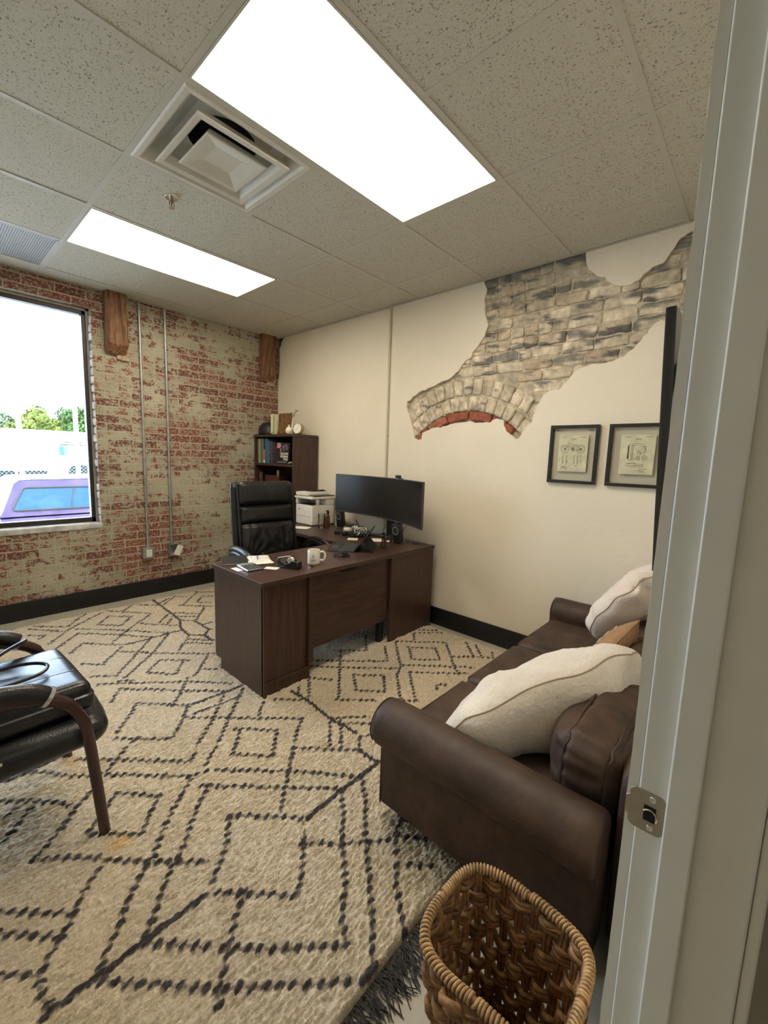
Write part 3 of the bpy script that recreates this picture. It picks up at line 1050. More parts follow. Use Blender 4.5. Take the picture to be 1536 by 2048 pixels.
# ------------------------------------------------------------------ rug
RX0, RX1, RY0, RY1 = -2.90, -.125, -3.715, -.262
RUG_LINES = """s -2.77,-2.16 -2.69,-2.16 -2.55,-2.15
k -2.69,-2.16 -2.63,-2.22 -2.58,-2.30 -2.47,-2.40 -2.22,-2.67 -2.15,-2.69
k -2.52,-2.22 -2.42,-2.32 -2.18,-2.59 -2.13,-2.53
k -2.35,-2.28 -2.44,-2.38 -2.46,-2.40
k -2.78,-2.28 -2.64,-2.43 -2.60,-2.50
k -2.75,-2.37 -2.80,-2.41
k -2.71,-2.41 -2.80,-2.52
k -2.53,-2.47 -2.58,-2.51 -2.65,-2.59 -2.71,-2.65 -2.74,-2.67
k -2.74,-2.67 -2.64,-2.76 -2.54,-2.88 -2.43,-3.00 -2.34,-3.09
k -2.46,-2.55 -2.35,-2.68 -2.46,-2.82 -2.59,-2.68 -2.46,-2.55
k -2.23,-2.69 -2.32,-2.77 -2.41,-2.87 -2.46,-2.94 -2.51,-2.98 -2.56,-3.03 -2.60,-3.09 -2.64,-3.13 -2.68,-3.18
k -2.19,-2.77 -2.29,-2.87 -2.38,-2.98 -2.43,-3.02 -2.49,-3.09 -2.54,-3.15 -2.57,-3.18
s -2.40,-3.19 -2.56,-3.19 -2.68,-3.19 -2.78,-3.19 -2.80,-3.20
k -2.60,-2.86 -2.65,-2.91 -2.69,-2.97 -2.73,-3.02 -2.77,-3.06 -2.79,-3.09 -2.79,-3.15 -2.78,-3.19
k -2.84,-2.81 -2.69,-2.96
k -2.85,-2.88 -2.72,-3.02
k -2.86,-3.01 -2.79,-3.08
k -2.57,-3.20 -2.45,-3.34
k -2.68,-3.21 -2.62,-3.28 -2.50,-3.42
k -2.06,-2.57 -2.16,-2.66
k -2.17,-2.66 -1.91,-2.94 -1.72,-3.17
k -1.81,-2.83 -1.91,-2.94 -1.99,-3.02 -2.06,-3.10
k -2.21,-2.75 -1.98,-3.00 -1.82,-3.17
s -1.59,-3.18 -1.83,-3.18 -2.00,-3.19
t -1.60,-3.07 -1.60,-3.18
k -1.80,-2.84 -1.60,-3.06
k -2.20,-2.97 -2.02,-3.17 -2.03,-3.21
k -2.21,-2.98 -2.26,-3.06 -2.31,-3.12 -2.37,-3.17
k -2.36,-3.07 -2.32,-3.12
k -2.37,-3.21 -2.20,-3.40
k -2.02,-3.20 -2.07,-3.26 -2.13,-3.33 -2.20,-3.40
k -2.08,-3.26 -1.98,-3.37 -1.92,-3.42 -1.86,-3.47 -1.82,-3.49 -1.75,-3.58
k -1.83,-3.19 -1.89,-3.27 -1.97,-3.35 -2.00,-3.39 -2.08,-3.49 -2.15,-3.55 -2.19,-3.61
k -1.71,-3.19 -1.80,-3.30 -1.92,-3.42 -2.01,-3.53 -2.10,-3.63 -2.17,-3.69
k -2.47,-3.31 -2.42,-3.38 -2.30,-3.50 -2.19,-3.61
k -2.31,-3.27 -2.36,-3.31 -2.40,-3.36 -2.44,-3.40 -2.48,-3.44 -2.50,-3.48
k -2.51,-3.40 -2.48,-3.44 -2.35,-3.57 -2.24,-3.68
s -2.17,-3.70 -2.22,-3.70
k -1.91,-3.56 -1.96,-3.60 -2.00,-3.65 -2.04,-3.70 -2.06,-3.73
k -1.76,-3.45 -1.83,-3.48 -1.91,-3.56
k -1.88,-3.59 -1.83,-3.64
k -2.28,-1.58 -1.90,-1.91 -1.73,-2.11
k -2.29,-1.83 -2.21,-1.72 -1.97,-1.98 -1.80,-2.16
k -1.89,-1.87 -1.97,-1.98 -2.07,-2.09
k -2.01,-2.15 -2.19,-1.94 -2.28,-2.06 -2.35,-2.15
k -2.36,-2.18 -2.18,-2.37 -2.11,-2.29 -2.02,-2.17
s -1.70,-2.17 -1.99,-2.16
t -1.77,-2.27 -2.02,-2.24
k -2.06,-2.25 -1.91,-2.40 -1.64,-2.68
k -1.82,-2.18 -1.98,-2.37 -2.10,-2.48 -2.19,-2.58
k -1.72,-2.21 -1.89,-2.39 -2.01,-2.52 -2.15,-2.65
k -2.29,-2.24 -2.40,-2.35 -2.45,-2.40
k -2.45,-2.29 -2.40,-2.35 -2.19,-2.58
k -2.23,-2.67 -2.17,-2.67 -1.92,-2.93 -1.70,-3.17
k -1.64,-2.68 -1.72,-2.74 -1.86,-2.88 -1.92,-2.94 -2.01,-3.05 -2.06,-3.10
k -2.20,-2.76 -1.97,-3.00 -1.84,-3.17
k -1.71,-2.41 -1.78,-2.49
k -2.23,-2.70 -2.33,-2.79 -2.42,-2.89
k -2.19,-2.77 -2.30,-2.88 -2.37,-2.96
k -1.93,-2.51 -1.79,-2.67 -1.91,-2.81 -2.03,-2.67 -1.91,-2.53
s -1.61,-3.17 -2.00,-3.19
k -1.78,-2.85 -1.60,-3.07
t -1.60,-3.07 -1.61,-3.17
k -1.64,-2.43 -1.52,-2.56
k -1.36,-2.37 -1.50,-2.55
k -1.47,-2.42 -1.53,-2.48
k -1.36,-2.37 -1.27,-2.50
t -1.53,-2.43 -1.52,-2.56 -1.54,-2.78 -1.52,-2.96
k -1.21,-2.21 -0.85,-2.57 -0.69,-2.40
k -1.00,-2.20 -0.84,-2.36 -0.65,-2.16
k -1.26,-2.27 -1.14,-2.41 -0.87,-2.69
k -0.97,-2.23 -1.14,-2.41 -1.38,-2.67
k -1.40,-2.67 -1.24,-2.84
k -1.14,-2.54 -1.01,-2.68 -1.14,-2.81 -1.25,-2.68 -1.14,-2.54
k -0.58,-2.41 -0.84,-2.68 -0.95,-2.74 -1.13,-2.92 -1.15,-2.95
k -0.56,-2.41 -0.31,-2.68 -0.58,-2.93 -0.66,-3.02
k -0.58,-2.53 -0.45,-2.68 -0.57,-2.81 -0.71,-2.67 -0.58,-2.54
k -0.81,-2.68 -0.49,-3.04
k -0.85,-2.78 -0.59,-3.05
k -0.86,-2.77 -1.09,-3.00
k -1.14,-2.95 -1.07,-3.02
k -0.46,-2.85 -0.27,-3.05 -0.19,-3.00
k -0.20,-2.79 -0.36,-2.95
k -0.18,-2.86 -0.32,-2.99
k -0.44,-2.48 -0.35,-2.40 -0.18,-2.56
k -0.27,-2.40 -0.16,-2.50
k -0.82,-3.02 -0.86,-2.98 -0.91,-3.02
k -1.54,-2.78 -1.68,-2.94
k -1.51,-2.83 -1.65,-2.99
k -1.53,-2.78 -1.38,-2.92
k -1.52,-2.86 -1.42,-2.96
k -1.47,-3.04 -1.53,-2.99 -1.60,-3.06
k -1.78,-2.85 -1.59,-3.08
t -1.59,-3.08 -1.60,-3.17
k -2.39,-0.30 -2.22,-0.49 -2.04,-0.26
k -1.95,-0.33 -2.21,-0.54 -2.38,-0.76
k -2.42,-0.36 -2.25,-0.57
k -2.44,-0.49 -2.36,-0.57 -2.41,-0.62
k -1.90,-0.31 -1.66,-0.61 -1.91,-0.85 -2.06,-1.02
k -2.04,-0.59 -1.92,-0.73 -1.80,-0.58 -1.93,-0.45 -2.04,-0.59
k -2.37,-0.89 -2.19,-0.68 -1.97,-0.92 -1.82,-1.12
s -1.82,-1.12 -1.62,-1.13
k -2.17,-0.58 -1.90,-0.88 -1.72,-1.11
k -2.30,-1.01 -2.21,-0.90 -2.00,-1.12
s -2.00,-1.12 -1.73,-1.12
k -2.04,-1.14 -2.20,-1.33 -2.29,-1.22
k -2.08,-1.19 -1.92,-1.37 -1.63,-1.67
k -1.83,-1.11 -1.99,-1.31 -2.18,-1.54 -2.29,-1.45
k -1.73,-1.14 -1.90,-1.36 -2.15,-1.60
k -1.62,-1.26 -1.78,-1.46
t -1.53,-0.24 -1.54,-0.71 -1.55,-0.92 -1.47,-1.01 -1.47,-1.26 -1.54,-1.34 -1.62,-1.24 -1.61,-1.07 -1.55,-0.92
k -1.54,-0.71 -1.37,-0.89
k -1.56,-0.80 -1.41,-0.93
k -1.28,-0.77 -1.46,-1.01
t -1.46,-1.13 -1.38,-1.14
t -1.47,-1.26 -1.45,-1.28
k -1.65,-1.33 -1.53,-1.46
k -1.69,-1.38 -1.56,-1.52
t -1.54,-1.34 -1.54,-1.47
k -1.55,-0.70 -1.69,-0.87
k -1.57,-0.82 -1.66,-0.94
k -1.79,-0.79 -1.60,-1.03
k -1.80,-0.39 -1.70,-0.29 -1.54,-0.45
k -1.52,-0.48 -1.35,-0.31 -1.26,-0.40
t -1.52,-0.40 -1.36,-0.30
k -1.15,-0.32 -1.39,-0.59
k -1.41,-0.58 -1.21,-0.79
k -1.09,-0.52 -1.16,-0.46 -1.27,-0.60 -1.17,-0.69
k -1.15,-0.29 -1.03,-0.42
k -1.66,-1.65 -1.80,-1.82 -1.91,-1.91 -2.00,-1.99 -2.08,-2.08
k -2.28,-1.58 -2.17,-1.63 -1.92,-1.90 -1.74,-2.10
k -2.30,-1.85 -2.20,-1.73 -1.97,-1.96 -1.81,-2.15
k -2.19,-1.95 -2.01,-2.15
k -1.81,-1.62 -1.92,-1.77 -2.04,-1.63 -1.92,-1.51 -1.79,-1.65
k -1.77,-1.83 -1.71,-1.89"""
def build_rug():
    xs = np.arange(RX0, RX1 + 1e-6, .0048)
    ya = np.arange(RY0, -2.3, .0040); yb = np.arange(-2.3, RY1 + 1e-6, .0062)
    ys = np.concatenate([ya, yb])
    X, Y = np.meshgrid(xs, ys, indexing='ij')
    nx, ny = X.shape
    mask = np.zeros((nx, ny), np.float32)
    rr = random.Random(21)
    def stamp(cx, cy, rx, ry, skew=0.0, a=1.0):
        i0, i1 = np.searchsorted(xs, [cx - 1.6 * rx, cx + 1.6 * rx])
        j0, j1 = np.searchsorted(ys, [cy - 1.6 * ry, cy + 1.6 * ry])
        if i1 <= i0 or j1 <= j0:
            return
        dx = X[i0:i1, j0:j1] - cx; dy = Y[i0:i1, j0:j1] - cy - skew * dx
        q = (dx / rx) ** 2 + (dy / ry) ** 2
        m = np.clip((1.15 - q) * 2.2, 0, 1) * a
        mask[i0:i1, j0:j1] = np.maximum(mask[i0:i1, j0:j1], m)
    grid = {}
    def seen(c, d, lid):
        gx_, gy_ = int(c.x // .03), int(c.y // .03)
        for a1 in (-1, 0, 1):
            for b1 in (-1, 0, 1):
                for (px_, py_, dx_, dy_, l_) in grid.get((gx_ + a1, gy_ + b1), ()):
                    if l_ != lid and abs(dx_ * d.x + dy_ * d.y) > .80 and math.hypot(px_ - c.x, py_ - c.y) < .026:
                        return True
        return False
    for lid, line in enumerate(RUG_LINES.split('\n')):
        a = line.split()
        if not a:
            continue
        P = [Vector(tuple(map(float, p.split(',')))) for p in a[1:]]
        acc = 0.0
        for p, q in zip(P[:-1], P[1:]):
            L = (q - p).length
            if L < 1e-4:
                continue
            d = (q - p) / L
            step = .009
            s = 0.0
            while s < L:
                c = p + d * s
                dup_ = seen(c, d, lid)
                if not dup_:
                    grid.setdefault((int(c.x // .03), int(c.y // .03)), []).append((c.x, c.y, d.x, d.y, lid))
                if dup_:
                    pass
                elif a[0] == 'k':
                    stamp(c.x, c.y, .0055, .0040, 0, .62)
                elif a[0] == 's':
                    stamp(c.x + rr.uniform(-.002, .002), c.y + rr.uniform(-.002, .002), .014, .0105)
                else:
                    stamp(c.x, c.y, .0085, .0075)
                s += .006
            if a[0] in 'kt':
                s = acc
                while s < L:
                    c = p + d * s
                    if not seen(c, d, lid):
                        stamp(c.x + rr.uniform(-.002, .002), c.y + rr.uniform(-.002, .002), rr.uniform(.0150, .0180), rr.uniform(.0088, .0108), rr.uniform(-.1, .35))
                    s += .0345
                acc = s - L
    # dark bound edges
    dark_e = ((np.abs(Y - RY1) < .010) ).astype(np.float32)
    mask = np.maximum(mask, dark_e)
    # woven noise fields built from summed sines and hashed value noise
    rs = np.random.RandomState(5)
    def vnoise(sx, sy, seed):
        r = np.random.RandomState(seed)
        gx = (X - RX0) / sx; gy = (Y - RY0) / sy
        ix = gx.astype(int); iy = gy.astype(int)
        G = r.rand(ix.max() + 3, iy.max() + 3).astype(np.float32)
        fx = gx - ix; fy = gy - iy
        fx = fx * fx * (3 - 2 * fx); fy = fy * fy * (3 - 2 * fy)
        return G[ix, iy] * (1 - fx) * (1 - fy) + G[ix + 1, iy] * fx * (1 - fy) + G[ix, iy + 1] * (1 - fx) * fy + G[ix + 1, iy + 1] * fx * fy
    wig = vnoise(.03, .03, 1) * .010
    rowsp = .0132
    ph = (Y + wig + vnoise(.2, .2, 9) * .02) / rowsp
    ridge = .5 + .5 * np.cos(2 * PI * ph)
    tuft = vnoise(.014, .006, 2)
    fine = vnoise(.0058, .0050, 3)
    big = vnoise(.25, .25, 4)
    low = vnoise(.06, .06, 6)
    Z = .016 + .0050 * ridge + .0105 * tuft + .0062 * fine + .006 * low
    Z += mask * .0022
    # roll down at the edges
    e = np.minimum(np.minimum(X - RX0, RX1 - X), np.minimum(Y - RY0, RY1 - Y))
    Z *= np.clip(.25 + e / .012, .25, 1)
    # edges are not straight
    dxe = .010 * (vnoise(.35, .35, 7) - .5); dye = .028 * (vnoise(.22, 9, 8) - .5)
    fall = np.clip(1 - e / .3, 0, 1)
    Xd = X + dxe * fall; Yd = Y + dye * fall
    co = np.stack([Xd, Yd, Z], -1).reshape(-1, 3).astype(np.float32)
    base = np.array([.58, .50, .372], np.float32)
    k = (.66 + .34 * tuft + .22 * fine + .12 * (big - .5) + .12 * ridge)[..., None]
    warm = (.5 + (vnoise(.5, .5, 12) - .5))[..., None]
    cream = base * k * (np.array([1.03, 1.0, .93]) * warm + np.array([.99, 1.0, 1.04]) * (1 - warm))
    # a few honey coloured spots in the natural wool
    hon = np.zeros_like(X)
    for hx, hy, hr in ((-2.52, -2.80, .035), (-2.53, -2.23, .03)):
        hon += np.exp(-(((X - hx) / hr) ** 2 + ((Y - hy) / (hr * .8)) ** 2))
    hon = np.clip(hon, 0, 1)[..., None]
    cream = cream * (1 - hon) + cream * np.array([1.05, .80, .48]) * hon
    dk = np.array([.030, .026, .027]) * (.7 + .8 * tuft + .3 * fine)[..., None]
    mk_ = mask[..., None]
    col = cream * (1 - mk_) + dk * mk_
    me = bpy.data.meshes.new('pile')
    I = np.arange(nx * ny).reshape(nx, ny)
    F = np.stack([I[:-1, :-1], I[1:, :-1], I[1:, 1:], I[:-1, 1:]], -1).reshape(-1, 4)
    me.vertices.add(nx * ny); me.vertices.foreach_set('co', co.ravel())
    me.loops.add(F.size); me.loops.foreach_set('vertex_index', F.ravel().astype(np.int32))
    me.polygons.add(len(F)); me.polygons.foreach_set('loop_start', np.arange(0, F.size, 4, dtype=np.int32))
    try:
        me.polygons.foreach_set('loop_total', np.full(len(F), 4, dtype=np.int32))
    except Exception:
        pass
    me.update(calc_edges=True)
    me.validate()
    setcol(me, col.reshape(-1, 3))
    return me
rug = thing('area_rug', 'large cream shaggy rug with dark dashed diamond lattice covering the office floor', 'rug', ((RX0 + RX1) / 2, (RY0 + RY1) / 2, 0))
M_RUG = attr_mat('wool_pile', .95, .9, 190, .006, .28, 120)
M_RUG.node_tree.nodes['Principled BSDF'].inputs['Sheen Weight'].default_value = .15
obj('pile', build_rug(), M_RUG, rug, world=True, angle=180)
bm = NB()
rr = random.Random(4)
x = RX0 + .004
while x < RX1:
    y0 = RY0 + .004
    L = rr.uniform(.05, .105)
    ax = rr.uniform(-.55, .55)
    p = [(x, y0, .012)]
    for k in range(1, 5):
        f = k / 4
        p.append((x + ax * L * f * .8 + rr.uniform(-.008, .008), y0 - L * f + rr.uniform(-.004, .004), max(.003, .016 * (1 - f) + rr.uniform(0, .008))))
    tube(bm, p, [.0022, .002, .0019, .0017, .0012], 4)
    x += rr.uniform(.0022, .0042)
bm2 = bm
o = obj('fringe', bm2, mk('charcoal_yarn', (.050, .047, .049), .95, var=.5, scale=60), rug, world=True, angle=180)
bm = NB()
x = RX0 + .004
while x < RX1:
    L = rr.uniform(.004, .03) * (2 if rr.random() < .03 else 1)
    p = [(x, RY1 - .004, .014), (x + rr.uniform(-.02, .02), RY1 + L * .6, .016), (x + rr.uniform(-.03, .03), RY1 + L, .005)]
    tube(bm, p, [.003, .0025, .0015], 4)
    x += rr.uniform(.008, .03)
obj('fringe', bm, bpy.data.materials['charcoal_yarn'], rug, world=True, angle=180)

# ------------------------------------------------------------------ desk
dx0, dx1, dy0, dy1 = -1.697, -.092, -2.384, -1.807
desk = thing('desk', 'dark walnut main desk with drawer pedestal, standing on the rug', 'desk', ((dx0 + dx1) / 2, (dy0 + dy1) / 2, 0))
bm = NB(); box(bm, dx0, dx1, dy0, dy1, DZ - .027, DZ)
obj('desk_top', bm, WX, desk, world=True, smooth=False, bevel=.0015)
bm = NB()
px0, px1 = dx0 + .012, -1.352
zt = DZ - .027
zb = .018
ped = None
box(bm, px0, px0 + .018, dy0 + .012, dy1 - .01, zb + .075, zt)     # outer side
box(bm, px0 + .03, px1 - .02, dy0 + .022, dy1 - .04, zb, zb + .076)  # plinth
box(bm, px0, px0 + .03, dy0 + .012, dy1 - .075, zb, zb + .0755)
box(bm, px1 - .018, px1, dy0 + .006, dy1 - .01, zb + .07, zt)
box(bm, px0 + .018, px1 - .018, dy0 + .026, dy0 + .04, zb + .07, zt)
box(bm, px0 + .018, px1 - .018, dy0 + .012, dy0 + .027, zb + .064, zb + .085)
box(bm, px0, px0 + .022, dy0 + .006, dy0 + .026, zb, zt)
box(bm, px0 + .022, px1 - .002, dy0 + .016, dy0 + .03, zb, zb + .066)
ped = obj('pedestal', bm, WZ, desk, world=True, smooth=False, bevel=.0012)
for k in range(3):
    bm = NB()
    z0 = zb + .085 + k * .19
    box(bm, px0 + .004, px1 - .004, dy1 - .012, dy1 + .004, z0, z0 + .185)
    o = obj('drawer', bm, WX, desk, world=True, smooth=False, bevel=.001)
    bm = NB(); tube(bm, smoothpath([(px0 + .11, dy1 + .004, z0 + .13), (px0 + .115, dy1 + .022, z0 + .13), (px1 - .115, dy1 + .022, z0 + .13), (px1 - .11, dy1 + .004, z0 + .13)], 5), .004, 8)
    obj('drawer_handle', bm, M_NICKEL, o)
bm = NB(); box(bm, -1.352, -.618, dy0 + .034, dy0 + .052, .200, zt)
obj('modesty_panel', bm, WX, desk, world=True, smooth=False, bevel=.001)
bm = NB()
box(bm, -1.352, -1.334, dy0 + .006, dy0 + .034, .125, zt)
obj('edge_strip', bm, WZ, desk, world=True, smooth=False, bevel=.001)
bm = NB()
prism(bm, [(-1.02 + .09 * math.cos(a), zt - .012 - .018 * math.sin(a)) for a in np.linspace(0, PI, 16)], 'y', dy0 + .0325, dy0 + .0345)
obj('cable_notch', bm, M_DARK, desk, world=True, smooth=False)
bm = NB()
box(bm, -.618, dx1 - .004, dy0 + .008, dy0 + .026, zb - .012, zt)
obj('end_panel', bm, WZ, desk, world=True, smooth=False, bevel=.001)
bm = NB()
box(bm, dx1 - .022, dx1 - .004, dy0 + .026, dy1, zb, zt)
obj('side_panel', bm, WZ, desk, world=True, smooth=False, bevel=.001)
bm = NB(); rbox(bm, -.655, dy0 + .075, .19, .045, .045, .36, r=.006, n=4)
obj('support_leg', bm, M_BLACK, desk, world=True)
bm = NB(); lathe(bm, [(.030, .0005), (.030, .0025), (.024, .0025), (.022, .0005), (0, .0005)], seg=24, M=TR(-.17, -2.245, DZ))
obj('grommet', bm, M_BLACK, desk, world=True)

ret = thing('desk_return', 'dark walnut return of the L shaped desk running along the white wall', 'desk', (-.366, -1.29, 0))
ry0, ry1 = -1.806, -.782
bm = NB(); box(bm, -.640, dx1, ry0, ry1, DZ - .027, DZ - .0004)
obj('desk_top', bm, WY, ret, world=True, smooth=False, bevel=.0015)
bm = NB(); box(bm, -.63, dx1 - .004, ry1 - .022, ry1 - .004, .02, zt)
obj('end_panel', bm, WZ, ret, world=True, smooth=False, bevel=.001)
bm = NB(); box(bm, dx1 - .024, dx1 - .006, ry0 + .004, ry1 - .022, .25, zt)
obj('back_panel', bm, WY, ret, world=True, smooth=False, bevel=.001)
bm = NB(); box(bm, -.61, -.14, ry1 - .45, ry1 - .022, .04, zt)
o = obj('file_pedestal', bm, WZ, ret, world=True, smooth=False, bevel=.0015)
for k in range(2):
    bm = NB(); box(bm, -.628, -.61, ry1 - .448, ry1 - .024, .05 + k * .315, .355 + k * .315)
    p = obj('drawer', bm, WY, ret, world=True, smooth=False, bevel=.001)
    bm = NB(); tube(bm, [(-.628, ry1 - .30, .30 + k * .3), (-.645, ry1 - .30, .30 + k * .3), (-.645, ry1 - .18, .30 + k * .3), (-.628, ry1 - .18, .30 + k * .3)], .004, 8)
    obj('drawer_handle', bm, M_NICKEL, p)

# ------------------------------------------------------------------ bookcase
BX, BY0, BY1, BT = -.332, -.765, -.028, 1.612
bc = thing('bookcase', 'tall dark walnut bookcase in the corner between brick wall and white wall', 'bookcase', (BX / 2, (BY0 + BY1) / 2, 0))
bm = NB(); box(bm, BX - .006, -.016, BY0 - .004, BY1 + .004, BT - .026, BT)
obj('top_board', bm, WY, bc, world=True, smooth=False, bevel=.002)
for y in (BY0, BY1 - .020):
    bm = NB(); box(bm, BX, -.018, y, y + .020, .0, BT - .026)
    obj('side_panel', bm, WZ, bc, world=True, smooth=False, bevel=.001)
bm = NB(); box(bm, -.026, -.018, BY0 + .02, BY1 - .02, .05, BT - .026)
obj('back_panel', bm, WZ, bc, world=True, smooth=False)
for z in (1.276, .955, .64, .34, .05):
    bm = NB(); box(bm, BX + .004, -.026, BY0 + .020, BY1 - .020, z, z + .026)
    obj('shelf', bm, WY, bc, world=True, smooth=False, bevel=.001)
SH = 1.302
# books on the shelf: (y start, thickness, height, depth, colour, label)
def book(y1, t, h, d, col, label, z=SH, x0=None, tilt=0, group='books standing on the upper shelf of the bookcase', cream=True, title=None):
    x0 = BX + .022 if x0 is None else x0
    b = thing('book', label, 'book', (x0 + d / 2, y1 - t / 2, z), 0, group)
    b.rotation_euler = (tilt, 0, 0)
    m = mk('book_cloth', col, .55, var=.15, scale=20)
    bm = NB()
    ct = .0022
    box(bm, -d / 2, d / 2, -t / 2, -t / 2 + ct, 0, h)
    box(bm, -d / 2, d / 2, t / 2 - ct, t / 2, 0, h)
    tube_pts = None
    box(bm, -d / 2 - .0015, -d / 2 + ct, -t / 2, t / 2, 0, h)
    obj('cover', bm, m, b, smooth=False, bevel=.0008)
    bm = NB(); box(bm, -d / 2 + ct, d / 2 - .003, -t / 2 + ct, t / 2 - ct, .003, h - .003)
    obj('pages', bm, M_PAPER, b, smooth=False)
    return b
book(-.050, .014, .262, .19, (.030, .036, .045), 'thin navy book, leftmost on the upper shelf')
book(-.065, .026, .266, .20, (.16, .17, .055), 'moss green book beside the leftmost navy book')
book(-.092, .024, .268, .20, (.33, .36, .22), 'pale sage green book with speckled spine')
book(-.117, .036, .270, .21, (.10, .12, .12), 'grey green thick book right of the pale sage one')
book(-.154, .028, .268, .20, (.15, .17, .10), 'dull olive book just left of the black and orange one')
b = book(-.184, .028, .266, .19, (.012, .012, .014), 'black spined book with an orange and white lower band')
bm = NB(); box(bm, -.0975, -.0968, -.0138, .0138, .035, .150)
obj('orange_band', bm, mk('orange_print', (.62, .12, .03), .5), b, smooth=False)
bm = NB(); box(bm, -.0975, -.0968, -.0138, .0138, .002, .034)
obj('white_band', bm, M_PAPER, b, smooth=False)
b = book(-.214, .034, .268, .20, (.012, .16, .30), 'bright blue book next to the orange banded one')
book(-.250, .024, .262, .19, (.02, .12, .22), 'darker blue book right of the bright blue one')
b = book(-.276, .022, .240, .18, (.10, .12, .18), 'slate blue thin book near the facing black book')
book(-.300, .020, .232, .17, (.035, .035, .05), 'dark charcoal book in the middle of the row')
book(-.322, .026, .236, .17, (.085, .06, .085), 'faded mauve book partly behind the facing black book')
# front-facing black book
fb = thing('book', 'black hardcover facing out with white title words and a pink corner', 'book', (BX + .030, -.532, SH))
fb.rotation_euler = (0, math.radians(5), 0)
bm = NB(); box(bm, -.012, .012, -.112, .105, 0, .222)
obj('cover', bm, mk('black_dust_jacket', (.014, .013, .016), .4), fb, smooth=False, bevel=.001)
FM = Matrix(((0, 0, -1, 0), (-1, 0, 0, 0), (0, 1, 0, 0), (0, 0, 0, 1)))   # text plane facing -x, reading along -y
bm = NB()
for k, s in enumerate(('GROWN', 'WOMAN', 'TALK')):
    text_mesh(bm, s, .034, Matrix.Translation((-.0125, -.106, .096 - k * .029)) @ FM, .0002, 'RIGHT', True)
obj('title', bm, M_WHITEP, fb, smooth=False)
bm = NB(); box(bm, -.0128, -.0121, -.085, .085, .0175, .0205)
obj('subtitle_rule', bm, M_WHITEP, fb, smooth=False)
bm = NB()
prism(bm, [(.105, .221), (.045, .221), (.030, .185), (.055, .165), (.075, .172), (.105, .160)], 'x', -.0128, -.0121)
prism(bm, [(.045, .16), (.03, .165), (.018, .14), (.028, .115), (.045, .10), (.035, .13)], 'x', -.0128, -.0121)
obj('cover_figure', bm, mk('pink_print', (.50, .22, .22), .5, var=.4), fb, smooth=False)
bm = NB()
for (a, b_, c, d) in ((-.01, .175, .03, .018), (-.05, .19, .028, .016), (-.075, .165, .02, .02), (-.03, .145, .02, .012)):
    prism(bm, [(a + c * math.cos(t), b_ + d * math.sin(t)) for t in np.linspace(0, 2 * PI, 12, endpoint=False)], 'x', -.0126, -.0121)
obj('cover_print', bm, mk('grey_print', (.12, .11, .12), .5, var=.5, scale=60), fb, smooth=False)
# small dark trinket with a pale squiggle
t = thing('trinket', 'small black curled ornament at the right end of the book shelf', 'ornament', (BX + .035, -.695, SH))
bm = NB(); rbox(bm, 0, 0, .014, .05, .075, .028, r=.012, n=6, wob=.003, ws=30)
obj('ornament_body', bm, M_BLACKG, t)
bm = NB(); tube(bm, smoothpath([(-.028, .03, .008), (-.030, .012, .022), (-.030, -.005, .012), (-.030, -.02, .026), (-.028, -.034, .018)], 5), .0022, 6)
obj('pale_ribbon', bm, M_WHITEP, t)
t = thing('storage_box', 'dark red box on the lower bookcase shelf just above the chair back', 'box', (BX + .12, -.28, .981))
bm = NB(); rbox(bm, 0, 0, .095, .14, .24, .19, r=.004, n=3)
obj('box_body', bm, mk('dark_red_cover', (.07, .018, .016), .4), t)
t = thing('glass_mug', 'small clear glass with a dark mark on the lower bookcase shelf', 'glass', (BX + .06, -.075, .981))
bm = NB(); lathe(bm, [(0, .002), (.030, .002), (.034, .215), (.031, .215), (.028, .008), (0, .008)], seg=24)
obj('glass_body', bm, M_GLASS2, t)
bm = NB(); box(bm, -.0350, -.0335, -.008, .010, .175, .205)
obj('dark_mark', bm, M_BLACK, t)
t = thing('figurine', 'small slim brass coloured figurine on the lower bookcase shelf', 'ornament', (BX + .06, -.41, .981))
bm = NB(); lathe(bm, [(0, 0), (.022, 0), (.022, .01), (.006, .02), (.008, .10), (.006, .17), (.018, .20), (.020, .225), (.012, .250), (0, .256)], seg=18)
obj('figure', bm, mk('tarnished_brass', (.26, .22, .13), .35, metal=.7), t)

# ----- things on top of the bookcase
t = thing('helmet', 'matte black half helmet on top of the bookcase at the brick side', 'helmet', (-.215, -.150, BT))
bm = NB()
prof = []
rings = []
for i in range(15):
    ph = PI / 2 * i / 14
    z = .018 + .130 * math.sin(ph)
    r_ = math.cos(ph) ** .8
    rings.append([(1.0 * r_, z)])
seg = 36
vr = []
for i in range(15):
    r_, z = rings[i][0]
    if i == 14:
        vr.append([bm.verts.new((0, 0, z))])
    else:
        vr.append([bm.verts.new((.112 * r_ * math.cos(2 * PI * k / seg), .132 * r_ * math.sin(2 * PI * k / seg) * (1 if math.sin(2 * PI * k / seg) < 0 else 1.05), z + .008 * math.sin(2 * PI * k / seg) * r_)) for k in range(seg)])
for A, B in zip(vr[:-1], vr[1:]):
    for k in range(seg):
        if len(B) == 1:
            bm.faces.new([A[k], A[(k + 1) % seg], B[0]])
        else:
            bm.faces.new([A[k], A[(k + 1) % seg], B[(k + 1) % seg], B[k]])
M_HELM = mk('matte_black_shell', (.014, .014, .016), .48, var=.2)
obj('shell', bm, M_HELM, t)
bm = NB()
A = []
for k in range(19):
    a = PI * k / 18
    A.append([(.110 * math.cos(a), .130 * math.sin(a), .03 - .006 * math.sin(a)), (.085 * math.cos(a), .118 * math.sin(a) + .050 * math.sin(a) + .004, .006)])
V = [[bm.verts.new(p) for p in r_] for r_ in A]
for a, b_ in zip(V[:-1], V[1:]):
    bm.faces.new([a[0], b_[0], b_[1], a[1]])
